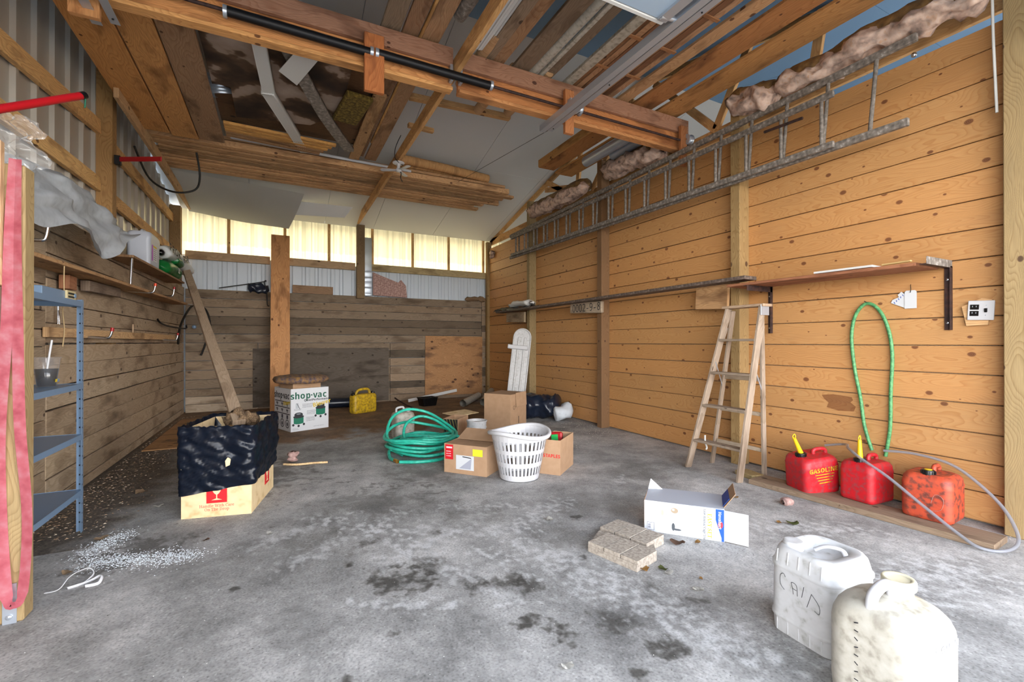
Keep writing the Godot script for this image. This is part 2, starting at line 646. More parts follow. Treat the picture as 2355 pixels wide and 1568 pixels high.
	mottled("hose_old_green", [[0.0, Color(0.16, 0.36, 0.24)], [0.5, Color(0.30, 0.56, 0.35)], [1.0, Color(0.44, 0.68, 0.45)]], 0.15, 0.5, 4)
	var glow := plain("skylight_panel", Color(0.84, 0.82, 0.74), 0.4)
	glow.backlight_enabled = true
	glow.backlight = Color(0.86, 0.83, 0.73)
	var clear := plain("clear_film", Color(0.90, 0.91, 0.92, 0.16), 0.12)
	clear.transparency = BaseMaterial3D.TRANSPARENCY_ALPHA
	var tubing := plain("clear_tube", Color(0.56, 0.57, 0.60, 0.55), 0.3)
	tubing.transparency = BaseMaterial3D.TRANSPARENCY_ALPHA
	var cup := plain("cup_plastic", Color(0.85, 0.86, 0.88, 0.07), 0.06)
	cup.transparency = BaseMaterial3D.TRANSPARENCY_ALPHA


# The slab as it lies: grey concrete, brown dirt further in, oil spots, chalky scrapes and spilt white grains.
func make_floor_material() -> void:
	var w := 1200
	var h := 1980
	var x0 := -1.7
	var z0 := -9.6
	var sx := 6.0
	var sz := 9.9
	var big := noise(101, 0.55, 4)
	var mid := noise(102, 2.3, 4)
	var small := noise(103, 14.0, 3)
	var grit := noise(104, 60.0, 2)
	var scr := noise(105, 5.0, 3)
	# oil and damp spots: x, z, radius, strength
	var spots := [[0.545, -2.33, 0.17, 0.75], [0.70, -2.42, 0.13, 0.55], [0.86, -2.10, 0.10, 0.75], [0.98, -2.05, 0.12, 0.65], [1.10, -1.98, 0.08, 0.6], [0.95, -1.72, 0.06, 0.8], [1.02, -1.60, 0.08, 0.8], [1.28, -1.55, 0.10, 0.6], [1.36, -1.35, 0.10, 0.8], [1.15, -1.28, 0.05, 0.7], [1.62, -1.70, 0.07, 0.5], [1.72, -1.52, 0.05, 0.6],
		[0.10, -2.75, 0.03, 0.8], [0.33, -2.6, 0.03, 0.8], [-0.2, -2.6, 0.03, 0.7], [0.42, -1.9, 0.03, 0.8], [1.5, -2.1, 0.04, 0.7], [0.2, -1.7, 0.03, 0.7], [1.8, -2.6, 0.04, 0.6], [0.9, -2.8, 0.06, 0.5], [0.45, -2.85, 0.06, 0.5],
		[0.62, -3.5, 0.45, 0.30], [1.25, -4.15, 0.5, 0.30], [0.2, -3.0, 0.35, 0.28], [-0.75, -3.3, 0.28, 0.5], [1.2, -3.0, 0.25, 0.28], [2.0, -2.75, 0.3, 0.2], [3.0, -3.3, 0.4, 0.25], [1.55, -2.35, 0.2, 0.25], [-0.2, -4.7, 0.6, 0.4]]
	# chalky scrapes: x, z, x, z, half width
	var chalk := [[0.55, -3.0, 0.95, -1.9, 0.09], [0.75, -2.9, 1.35, -2.6, 0.12], [0.2, -3.4, 0.55, -3.0, 0.10], [1.0, -2.45, 1.15, -2.0, 0.05], [1.5, -2.7, 1.9, -2.9, 0.12], [2.55, -3.05, 2.75, -3.2, 0.08], [2.5, -1.2, 3.2, -1.1, 0.25], [1.3, -2.3, 1.6, -1.2, 0.2], [2.7, -2.0, 3.3, -1.6, 0.12], [0.05, -2.75, 0.75, -3.2, 0.12], [-0.1, -3.1, 0.4, -3.35, 0.10], [0.5, -2.5, 0.9, -2.75, 0.10], [0.3, -2.2, 0.7, -2.0, 0.06], [1.05, -3.2, 1.5, -3.0, 0.08]]
	var data := PackedByteArray()
	data.resize(w * h * 3)
	var q := 0
	for iy in h:
		var z := z0 + sz * iy / h
		for ix in w:
			var x := x0 + sx * ix / w
			var nb := big.get_noise_2d(x, z)
			var nm := mid.get_noise_2d(x, z)
			var ns := small.get_noise_2d(x, z)
			var ng := grit.get_noise_2d(x, z)
			var l := 0.645 + nb * 0.15 + nm * 0.14 + ns * 0.07 + ng * 0.035
			var r := l * 1.01
			var g := l
			var b := l * 0.985
			var brown := clampf((-6.05 - z + nm * 0.55 + nb * 0.9 - x * 0.10) * 2.2, 0, 1) * (1.0 if x < 3.3 else clampf(1.0 - (x - 3.3) * 2.0, 0, 1))
			if brown > 0.0:
				var k := 0.40 + nm * 0.10 + ns * 0.06 + ng * 0.05
				r = lerpf(r, k * 1.20, brown)
				g = lerpf(g, k * 0.94, brown)
				b = lerpf(b, k * 0.69, brown)
			var litter := clampf(((-0.62 - x) - absf(z + 5.2) * 0.16 + nm * 0.30 + nb * 0.2) * 2.6, 0, 0.75) if z < -3.5 and z > -7.2 else 0.0
			if litter > 0.0:
				var k2 := 0.26 + ns * 0.10 + ng * 0.12
				r = lerpf(r, k2 * 1.10, litter)
				g = lerpf(g, k2 * 0.95, litter)
				b = lerpf(b, k2 * 0.80, litter)
			if ng > 0.62:
				r += 0.08
				g += 0.08
				b += 0.08
			data[q] = clampi(int(r * 255.0), 0, 255)
			data[q + 1] = clampi(int(g * 255.0), 0, 255)
			data[q + 2] = clampi(int(b * 255.0), 0, 255)
			q += 3
	for s in spots:
		var rr: float = s[2]
		for iy in range(maxi(0, int((s[1] - rr * 2.0 - z0) / sz * h)), mini(h, int((s[1] + rr * 2.0 - z0) / sz * h))):
			for ix in range(maxi(0, int((s[0] - rr * 2.0 - x0) / sx * w)), mini(w, int((s[0] + rr * 2.0 - x0) / sx * w))):
				var x := x0 + sx * ix / w
				var z := z0 + sz * iy / h
				var far := Vector2(x - s[0], z - s[1]).length() / rr
				var oil: float = clampf((1.0 - far + mid.get_noise_2d(x * 2.0, z * 2.0) * 0.9 + small.get_noise_2d(x, z) * 0.9) * 1.4, 0, 1) * s[3]
				if oil > 0.0:
					stain_byte(data, (iy * w + ix) * 3, Color(0.20, 0.19, 0.17), oil)
	for s in chalk:
		var a := Vector2(s[0], s[1])
		var e := Vector2(s[2], s[3]) - a
		var rr: float = s[4]
		var r := Rect2(a, Vector2.ZERO).expand(a + e).grow(rr * 2.0)
		for iy in range(maxi(0, int((r.position.y - z0) / sz * h)), mini(h, int((r.end.y - z0) / sz * h))):
			for ix in range(maxi(0, int((r.position.x - x0) / sx * w)), mini(w, int((r.end.x - x0) / sx * w))):
				var p := Vector2(x0 + sx * ix / w, z0 + sz * iy / h)
				var f := clampf((p - a).dot(e) / e.length_squared(), 0, 1)
				var far := (p - a - e * f).length() / rr
				var ch := clampf((1.0 - far) * 0.8 + small.get_noise_2d(p.x, p.y) * 1.2 + scr.get_noise_2d(p.x * 3.0, p.y) * 0.9 - 0.2, 0, 1) if far < 1.8 else 0.0
				if ch > 0.0:
					stain_byte(data, (iy * w + ix) * 3, Color(0.83, 0.83, 0.83), ch * 0.7)
	var img := Image.create_from_data(w, h, false, Image.FORMAT_RGB8, data)
	var tex := ImageTexture.create_from_image(img)
	var m := plain("concrete", Color.WHITE, 0.85)
	m.albedo_texture = tex
	var fine := NoiseTexture2D.new()
	fine.width = 512
	fine.height = 512
	fine.seamless = true
	fine.noise = noise(107, 0.09, 4)
	var g2 := Gradient.new()
	g2.offsets = PackedFloat32Array([0.0, 0.28, 0.5, 0.75, 1.0])
	g2.colors = PackedColorArray([Color(0.62, 0.62, 0.62), Color(0.90, 0.90, 0.90), Color(0.96, 0.96, 0.96), Color(1, 1, 1), Color(1, 1, 1)])
	fine.color_ramp = g2
	m.detail_enabled = true
	m.detail_blend_mode = BaseMaterial3D.BLEND_MODE_MUL
	m.detail_albedo = fine
	m.detail_uv_layer = BaseMaterial3D.DETAIL_UV_2
	m.uv2_scale = Vector3.ONE


func stain_byte(data: PackedByteArray, k: int, col: Color, share: float) -> void:
	data[k] = int(lerpf(data[k], col.r * 255.0, share))
	data[k + 1] = int(lerpf(data[k + 1], col.g * 255.0, share))
	data[k + 2] = int(lerpf(data[k + 2], col.b * 255.0, share))


# ---------------------------------------------------------------- the building

func roof_y(z: float) -> float:
	return EAVE + 0.24 * (minf(z, -9.0 - z) + 9.4)


func tone(base: Color, spread := 0.10) -> Color:
	var k := 1.0 + rng.randf_range(-spread, spread)
	var w := rng.randf_range(-0.03, 0.03)
	return Color(base.r * k * (1.0 + w), base.g * k, base.b * k * (1.0 - w))


# corrugated sheet standing on the line a -> b, with grooves away from `inside`; the top follows `top`
func siding(called: String, parent: Node, mat: Material, a: Vector3, b: Vector3, y0: float, top: Callable, inside: Vector3, pitch := 0.23, minor := true, deep := -0.019, uneven := 0.0) -> void:
	var d := b - a
	var along := d.normalized()
	var length := d.length()
	var sheets := maxi(1, roundi(length / 0.92))
	for s in sheets:
		var g := Geo.new()
		var from := length * s / sheets
		var to := length * (s + 1) / sheets
		var line := PackedVector2Array([Vector2(from, 0)])
		var n := maxi(1, roundi((to - from) / pitch))
		var step := (to - from) / n
		for k in n:
			var c := from + step * (k + 0.5)
			for e in [[-0.040, 0.0], [-0.018, deep], [0.018, deep], [0.040, 0.0]]:
				line.append(Vector2(c + e[0], e[1]))
			if minor and k < n - 1:
				for e in [[0.085, 0.0], [0.093, -0.005], [0.103, -0.005], [0.111, 0.0]]:
					line.append(Vector2(c + e[0], e[1]))
		line.append(Vector2(to, 0))
		for i in line.size() - 1:
			var p := a + along * line[i].x + inside * line[i].y
			var q := a + along * line[i + 1].x + inside * line[i + 1].y
			var pt: float = top.call(p)
			var qt: float = top.call(q)
			var lo := [Vector3(p.x, y0, p.z), Vector3(q.x, y0, q.z)]
			var hi := [Vector3(p.x, pt, p.z), Vector3(q.x, qt, q.z)]
			var sh := 1.0 - rng.randf() * uneven
			var dye := Color(sh, sh, sh)
			if along.cross(Vector3.UP).dot(inside) > 0:
				g.quad(lo[0], lo[1], hi[1], hi[0], Vector2.ZERO, Vector2(1, 0), Vector2.ONE, Vector2(0, 1), dye)
			else:
				g.quad(lo[1], lo[0], hi[0], hi[1], Vector2.ZERO, Vector2(1, 0), Vector2.ONE, Vector2(0, 1), dye)
		part(called, g.done(), mat, parent)


func build_shell() -> void:
	# ground outside and the slab
	var gr := structure("ground")
	plain("gravel", Color(0.70, 0.68, 0.64), 0.95)
	part("gravel_yard", bx(Vector3(90, 0.2, 90), 0.0), M.gravel, gr, Vector3(1, -0.22, 0))
	var fl := structure("floor")
	var arr := []
	arr.resize(Mesh.ARRAY_MAX)
	arr[Mesh.ARRAY_VERTEX] = PackedVector3Array([Vector3(-1.7, 0, 0.3), Vector3(4.3, 0, 0.3), Vector3(4.3, 0, -9.6), Vector3(-1.7, 0, -9.6)])
	arr[Mesh.ARRAY_NORMAL] = PackedVector3Array([Vector3.UP, Vector3.UP, Vector3.UP, Vector3.UP])
	arr[Mesh.ARRAY_TEX_UV] = PackedVector2Array([Vector2(0, 1), Vector2(1, 1), Vector2(1, 0), Vector2(0, 0)])
	arr[Mesh.ARRAY_TEX_UV2] = PackedVector2Array([Vector2(0, 9.9) / 0.7, Vector2(6, 9.9) / 0.7, Vector2(6, 0) / 0.7, Vector2(0, 0)])
	arr[Mesh.ARRAY_INDEX] = PackedInt32Array([0, 2, 1, 0, 3, 2])
	var fm := ArrayMesh.new()
	fm.add_surface_from_arrays(Mesh.PRIMITIVE_TRIANGLES, arr)
	part("concrete_surface", fm, M.concrete, fl)
	plain("bare_concrete", Color(0.70, 0.70, 0.69), 0.9)
	part("slab", bx(Vector3(9.2, 0.11, 10.0), 0.0), M.bare_concrete, fl, Vector3(2.9, -0.06, -4.65))

	# wall with steel siding and weathered planks
	var wl := structure("wall_left")
	siding("steel_sheet", wl, M.steel_siding, Vector3(-1.63, 0, 0.3), Vector3(-1.63, 0, -9.5), 0.0, func(p: Vector3) -> float: return roof_y(p.z) + 0.02, Vector3.RIGHT, 0.305, false, 0.026)
	part("outer_skin", bx(Vector3(0.04, 3.4, 9.9), 0.0), M.painted_siding, wl, Vector3(-1.70, 1.7, -4.6))
	var gable := slab(PackedVector2Array([Vector2(-0.4, 3.3), Vector2(9.6, 3.3), Vector2(9.6, 3.45), Vector2(4.5, 4.66), Vector2(-0.4, 3.45)]), 0.04)
	part("outer_gable", gable, M.painted_siding, wl, Vector3(-1.70, 0, 0), Vector3(0, PI / 2, 0))
	var seams := [0.0, 0.085, 0.238, 0.40, 0.562, 0.718, 0.878, 1.035, 1.19, 1.335, 1.48, 1.655, 1.83, 1.985, 2.13]
	for i in seams.size() - 1:
		var y0: float = seams[i]
		var y1: float = seams[i + 1]
		var gap := 0.0045 + rng.randf() * 0.005
		var depth := 0.022 + rng.randf() * 0.006
		plank("plank", Vector3(XL - 0.03 + depth / 2, (y0 + y1) / 2, -9.39), Vector3(XL - 0.03 + depth / 2, (y0 + y1) / 2 + rng.randf_range(-0.004, 0.004), -4.305), y1 - y0 - gap, depth, M.weathered, wl, tone(Color(0.92, 0.86, 0.78), 0.14))
	var near := [0.0, 0.14, 0.31, 0.47, 0.66, 0.83, 0.99, 1.17, 1.29, 1.42, 1.60, 1.78, 1.95, 2.12]
	for i in near.size() - 1:
		plank("plank", Vector3(XL - 0.018, (near[i] + near[i + 1]) / 2, -4.297), Vector3(XL - 0.018, (near[i] + near[i + 1]) / 2, 0.25), near[i + 1] - near[i] - 0.006, 0.024, M.weathered, wl, tone(Color(0.86, 0.82, 0.76), 0.14))
	plank("post", Vector3(-1.545, 0, -5.86), Vector3(-1.545, 3.9, -5.86), 0.13, 0.13, M.treated, wl, Color(0.72, 0.52, 0.31), Vector3.RIGHT)
	plank("post", Vector3(-1.545, 0, -9.24), Vector3(-1.545, 3.45, -9.24), 0.15, 0.15, M.treated, wl, Color(0.60, 0.48, 0.34), Vector3.RIGHT)
	plank("post", Vector3(-1.545, 0, -1.6), Vector3(-1.545, 3.85, -1.6), 0.13, 0.13, M.treated, wl, Color(0.72, 0.52, 0.31), Vector3.RIGHT)
	# girts between the posts
	for gi in [[3.24, 3.24, -5.92, -9.3], [2.70, 2.70, -5.92, -9.3], [3.09, 3.30, -3.9, -5.78], [2.66, 2.74, -3.9, -5.78], [2.9, 3.0, 0.2, -3.9], [2.45, 2.6, 0.2, -3.9]]:
		plank("girt", Vector3(-1.585, gi[0], gi[2]), Vector3(-1.585, gi[1], gi[3]), 0.135, 0.045, M.lumber, wl, tone(Color(1.0, 0.80, 0.48), 0.06))

	# rear wall
	var wb := structure("wall_back")
	part("sheathing", bx(Vector3(9.2, 2.6, 0.03), 0.0), M.painted_siding, wb, Vector3(2.9, 1.3, -9.56))
	siding("painted_sheet", wb, M.painted_siding, Vector3(-1.5, 0, -9.45), Vector3(7.4, 0, -9.45), 1.9, func(_p: Vector3) -> float: return 2.70, Vector3.BACK, 0.23, true)
	siding("translucent_sheet", wb, M.skylight_panel, Vector3(-1.5, 0, -9.46), Vector3(7.4, 0, -9.46), 2.66, func(_p: Vector3) -> float: return 3.50, Vector3.BACK, 0.115, false, -0.016, 0.35)
	for s in [[-1.44, -0.17], [0.15, 1.31], [1.61, 4.10]]:
		plank("girt", Vector3(s[0], 2.69, -9.40), Vector3(s[1], 2.685, -9.40), 0.14, 0.04, M.weathered, wb, Color(1.05, 0.88, 0.72) if s[0] < 1.5 else Color(1.35, 1.05, 0.74))
	plank("girt", Vector3(4.3, 2.69, -9.40), Vector3(7.4, 2.69, -9.40), 0.14, 0.04, M.weathered, wb, Color(1.3, 1.05, 0.76))
	for x in [-0.814, 0.073, 0.833, 1.641, 2.456, 3.242, 4.056, 4.9, 5.7, 6.5]:
		plank("stud", Vector3(x, 2.75, -9.42), Vector3(x, 3.47, -9.42), 0.05, 0.03, M.lumber, wb, tone(Color(1.0, 0.82, 0.50), 0.05), Vector3.RIGHT)
	var tints := [0.62, 0.72, 0.76, 0.36, 0.46, 0.74, 0.70, 0.66, 0.74, 0.70, 0.66, 0.60, 0.36, 1.0, 1.0]
	var rows := [2.115, 1.963, 1.81, 1.655, 1.50, 1.345, 1.19, 1.04, 0.88, 0.72, 0.56, 0.40, 0.27, 0.14, 0.0]
	for i in rows.size() - 1:
		var hi: float = rows[i]
		var lo: float = rows[i + 1]
		var cuts := [-1.44, 4.01] if i < 6 else [-1.44, -0.36, 1.99, 4.01]
		for k in cuts.size() - 1:
			var t: float = tints[i]
			if k > 0:
				t = 0.30 if i in [7, 11] else 0.70 + rng.randf_range(-0.12, 0.08)
			var col := tone(Color(0.82, 0.77, 0.72) * t, 0.12)
			if i >= 12 and k == 0:
				col = Color(1.10, 1.10, 1.10)
			plank("plank", Vector3(cuts[k] + 0.004, (hi + lo) / 2 + rng.randf_range(-0.003, 0.003), -9.415), Vector3(cuts[k + 1] - 0.004, (hi + lo) / 2, -9.415 + rng.randf_range(-0.003, 0.003)), hi - lo - 0.006, 0.03, M.weathered, wb, col)
	var rc := [2.115, 2.0, 1.81, 1.57, 1.435, 1.27, 1.10, 0.96, 0.85, 0.64, 0.44, 0.24, 0.0]
	for i in rc.size() - 1:
		plank("plank", Vector3(4.016, (rc[i] + rc[i + 1]) / 2, -9.42), Vector3(4.29, (rc[i] + rc[i + 1]) / 2, -9.42), rc[i] - rc[i + 1] - 0.006, 0.03, M.weathered, wb, tone(Color(0.66, 0.60, 0.54) * (0.4 if i in [3, 9] else 1.0), 0.1))
	part("lower_boarding", bx(Vector3(3.1, 2.1, 0.03), 0.002), M.weathered, wb, Vector3(5.86, 1.05, -9.42))

	# pine partition
	var wr := structure("wall_right")
	for i in 17:
		var y0 := 0.012 + 0.1945 * i
		var yy := y0 + 0.097
		if i == 16:
			yy -= 0.02
		plank("pine_board", Vector3(XR + 0.012, yy, -1.16), Vector3(XR + 0.012 + rng.randf_range(-0.0015, 0.0015), yy + rng.randf_range(-0.004, 0.004), -9.36), 0.1885 if i < 16 else 0.15, 0.024, M.pine, wr, tone(Color(0.86, 0.83, 0.79), 0.09), Vector3.UP, 0.004)
	var mark := PackedVector2Array([Vector2(-2.29, 0.75), Vector2(-2.20, 0.765), Vector2(-2.06, 0.755), Vector2(-2.05, 0.73), Vector2(-2.07, 0.71), Vector2(-2.03, 0.68), Vector2(-2.045, 0.64), Vector2(-2.16, 0.632), Vector2(-2.25, 0.65), Vector2(-2.235, 0.69), Vector2(-2.27, 0.72)])
	part("water_mark", slab(mark, 0.001, Color(0.42, 0.34, 0.30)), M.pine, wr, Vector3(XR - 0.0012, 0, 0), Vector3(0, -PI / 2, 0))
	part("backing", bx(Vector3(0.03, 3.25, 9.6), 0.0), M.weathered, wr, Vector3(XR + 0.055, 1.625, -4.6))

	plank("end_post", Vector3(4.10, 0, -1.085), Vector3(4.10, 3.42, -1.085), 0.16, 0.135, M.treated, wr, Color(0.74, 0.68, 0.56), Vector3.RIGHT, 0.005)
	plank("end_post", Vector3(4.12, 0, -0.925), Vector3(4.12, 3.42, -0.925), 0.16, 0.17, M.treated, wr, Color(0.66, 0.61, 0.50), Vector3.RIGHT, 0.005)
	plank("corner_post", Vector3(4.13, 0, -9.30), Vector3(4.13, 3.42, -9.30), 0.10, 0.10, M.treated, wr, Color(0.62, 0.52, 0.36), Vector3.RIGHT)

	# far side of the next bay
	var wn := structure("wall_next_bay")
	part("steel_skin", bx(Vector3(0.04, 4.7, 9.9), 0.0), M.painted_siding, wn, Vector3(7.42, 2.35, -4.6))

	# front: header over the open door bays
	var wf := structure("wall_front")
	part("header", bx(Vector3(9.0, 0.42, 0.14), 0.003), M.lumber, wf, Vector3(2.93, 3.34, 0.30))
	part("end_panel", bx(Vector3(0.30, 3.15, 0.12), 0.003), M.painted_siding, wf, Vector3(-1.42, 1.57, 0.30))
	part("end_panel", bx(Vector3(0.30, 3.15, 0.12), 0.003), M.painted_siding, wf, Vector3(4.25, 1.57, 0.30))
	part("end_panel", bx(Vector3(0.30, 3.15, 0.12), 0.003), M.painted_siding, wf, Vector3(7.27, 1.57, 0.30))

	part("added_overhang", bx(Vector3(9.3, 0.05, 1.3), 0.0), M.painted_siding, wf, Vector3(2.95, 3.25, 1.02))  # added overhang out of view, keeps high sky light off the near floor

	# roof with lining sheets, white under the rear slope, pale blue under the front
	var ce := structure("ceiling")
	var ang := atan(0.24)
	var run := 4.9 / cos(ang)
	for side in [0, 1]:
		var sgn := 1.0 if side == 0 else -1.0
		var z0 := -9.4 if side == 0 else 0.4
		var x := -1.5
		for wdt in [1.05, 1.20, 0.90, 1.22, 1.22, 1.22, 1.22, 0.87]:
			for half in 2:
				var l := run * (0.5 if half == 0 else 0.5)
				var s := run * 0.5 * (half + 0.5)
				var zc := z0 + sgn * s * cos(ang)
				var sheet := part("lining_sheet", bx(Vector3(wdt - 0.006, 0.012, l - 0.006), 0.0), M.white_sheet if side == 0 else M.blue_sheet, ce)
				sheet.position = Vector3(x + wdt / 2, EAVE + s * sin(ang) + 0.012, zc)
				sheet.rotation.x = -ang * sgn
			x += wdt
		var deck := part("roof_deck", bx(Vector3(9.3, 0.05, run + 0.6), 0.0), M.painted_siding, ce)
		deck.position = Vector3(2.95, EAVE + 0.10 + (run / 2 - 0.25) * sin(ang), z0 + sgn * (run / 2 - 0.25) * cos(ang))
		deck.rotation.x = -ang * sgn


func build_frame() -> void:
	# square posts
	var posts := [
		["wall_post", "grey-brown square post at the pine wall behind the white plastic board", Vector3(4.07, 0, -7.24), 3.75, 0.14, 0.10, M.treated, Color(0.62, 0.58, 0.47)],
		["wall_post", "dark red-brown square post on the pine wall with a stencilled block nailed to it", Vector3(4.07, 0, -5.17), 3.75, 0.14, 0.10, M.treated, Color(0.44, 0.31, 0.24)],
		["wall_post", "tan square post on the pine wall behind the wooden stepladder", Vector3(4.07, 0, -3.02), 3.62, 0.14, 0.10, M.treated, Color(0.78, 0.66, 0.48)],
		["rear_post", "dark grey-brown post in the middle of the rear wall under the long tie beam", Vector3(1.40, 2.06, -9.33), 3.5, 0.15, 0.10, M.treated, Color(0.46, 0.40, 0.33)],
	]
	for p in posts:
		var high: float = p[3] - p[2].y
		lone_plank(p[0], p[1], "post", p[2], p[2] + Vector3(0, high, 0), p[4], p[5], p[6], p[7], Vector3.RIGHT)
	# trusses run from the rear wall to the front; only their lower parts show
	lone_plank("tie_beam", "long honey-coloured tie beam running from the rear post to the door, fan hung on it", "beam", Vector3(1.345, 3.565, -9.36), Vector3(1.345, 3.565, 0.2), 0.135, 0.042, M.lumber, Color(0.95, 0.72, 0.42))
	lone_plank("tie_beam", "grey knotty tie beam along the steel wall above the hanging red bar", "beam", Vector3(-1.36, 3.49, -9.36), Vector3(-1.36, 3.53, -5.42), 0.13, 0.04, M.lumber, Color(0.72, 0.62, 0.48))
	var tr := thing("partition_truss", "open wooden truss standing on top of the pine wall", "truss", Vector3(4.22, 0, 0))
	plank("top_chord", Vector3(0, EAVE - 0.02, -9.38), Vector3(0, EAVE + 0.24 * 4.9 - 0.06, -4.5), 0.09, 0.04, M.lumber, tr, Color(0.92, 0.72, 0.42))
	plank("top_chord", Vector3(0, EAVE - 0.02, 0.3), Vector3(0, EAVE + 0.24 * 4.9 - 0.06, -4.5), 0.09, 0.04, M.lumber, tr, Color(0.92, 0.72, 0.42))
	plank("bottom_chord", Vector3(0, 3.44, -9.38), Vector3(0, 3.44, 0.3), 0.14, 0.04, M.lumber, tr, Color(0.9, 0.68, 0.40))
	for wv in [[3.50, -6.0, 4.02, -6.9], [3.5, -6.0, 4.2, -5.9], [3.5, -5.6, 4.45, -4.7], [3.5, -3.4, 4.45, -4.3], [3.5, -3.4, 4.2, -3.0], [3.5, -2.4, 4.1, -2.3], [3.9, -6.95, 3.72, -6.2]]:
		plank("web", Vector3(-0.02, wv[0], wv[1]), Vector3(-0.02, wv[2], wv[3]), 0.085, 0.04, M.lumber, tr, Color(0.9, 0.68, 0.40))
	# header that carries the door spring
	var hb := thing("spring_header", "built-up red-brown header spanning the bay with a torsion spring along it", "beam", Vector3(0, 0, -3.72))
	plank("front_board", Vector3(-1.44, 3.64, 0), Vector3(1.315, 3.64, 0), 0.15, 0.04, M.lumber, hb, Color(0.52, 0.36, 0.33))
	plank("front_board", Vector3(1.375, 3.64, 0), Vector3(4.12, 3.63, 0), 0.15, 0.04, M.lumber, hb, Color(0.54, 0.37, 0.33))
	plank("back_board", Vector3(-1.44, 3.505, -0.05), Vector3(1.315, 3.505, -0.05), 0.25, 0.04, M.lumber, hb, Color(0.95, 0.58, 0.30))
	plank("back_board", Vector3(1.375, 3.505, -0.05), Vector3(4.12, 3.495, -0.05), 0.25, 0.04, M.lumber, hb, Color(0.80, 0.44, 0.22))
	plank("ledger", Vector3(-1.44, 3.375, -0.035), Vector3(1.315, 3.375, -0.035), 0.03, 0.09, M.lumber, hb, Color(1.0, 0.68, 0.36))
	plank("ledger", Vector3(1.375, 3.375, -0.035), Vector3(4.12, 3.365, -0.035), 0.03, 0.09, M.lumber, hb, Color(0.85, 0.52, 0.28))
	for x in [1.30, 1.385]:
		part("joist_hanger", bx(Vector3(0.025, 0.14, 0.05), 0.001), M.galvanised, hb, Vector3(x, 3.50, 0.0))
	for b in [[-1.07, 3.19, 3.66, 0.15, Color(0.78, 0.48, 0.26)], [0.65, 3.15, 3.60, 0.15, Color(0.66, 0.30, 0.13)], [2.47, 3.20, 3.62, 0.10, Color(0.72, 0.38, 0.20)], [3.99, 3.16, 3.60, 0.09, Color(0.5, 0.26, 0.13)]]:
		plank("hanger_block", Vector3(b[0], b[1], 0.055), Vector3(b[0], b[2], 0.055), b[3], 0.04, M.lumber, hb, b[4], Vector3.RIGHT)
	build_garage_door()


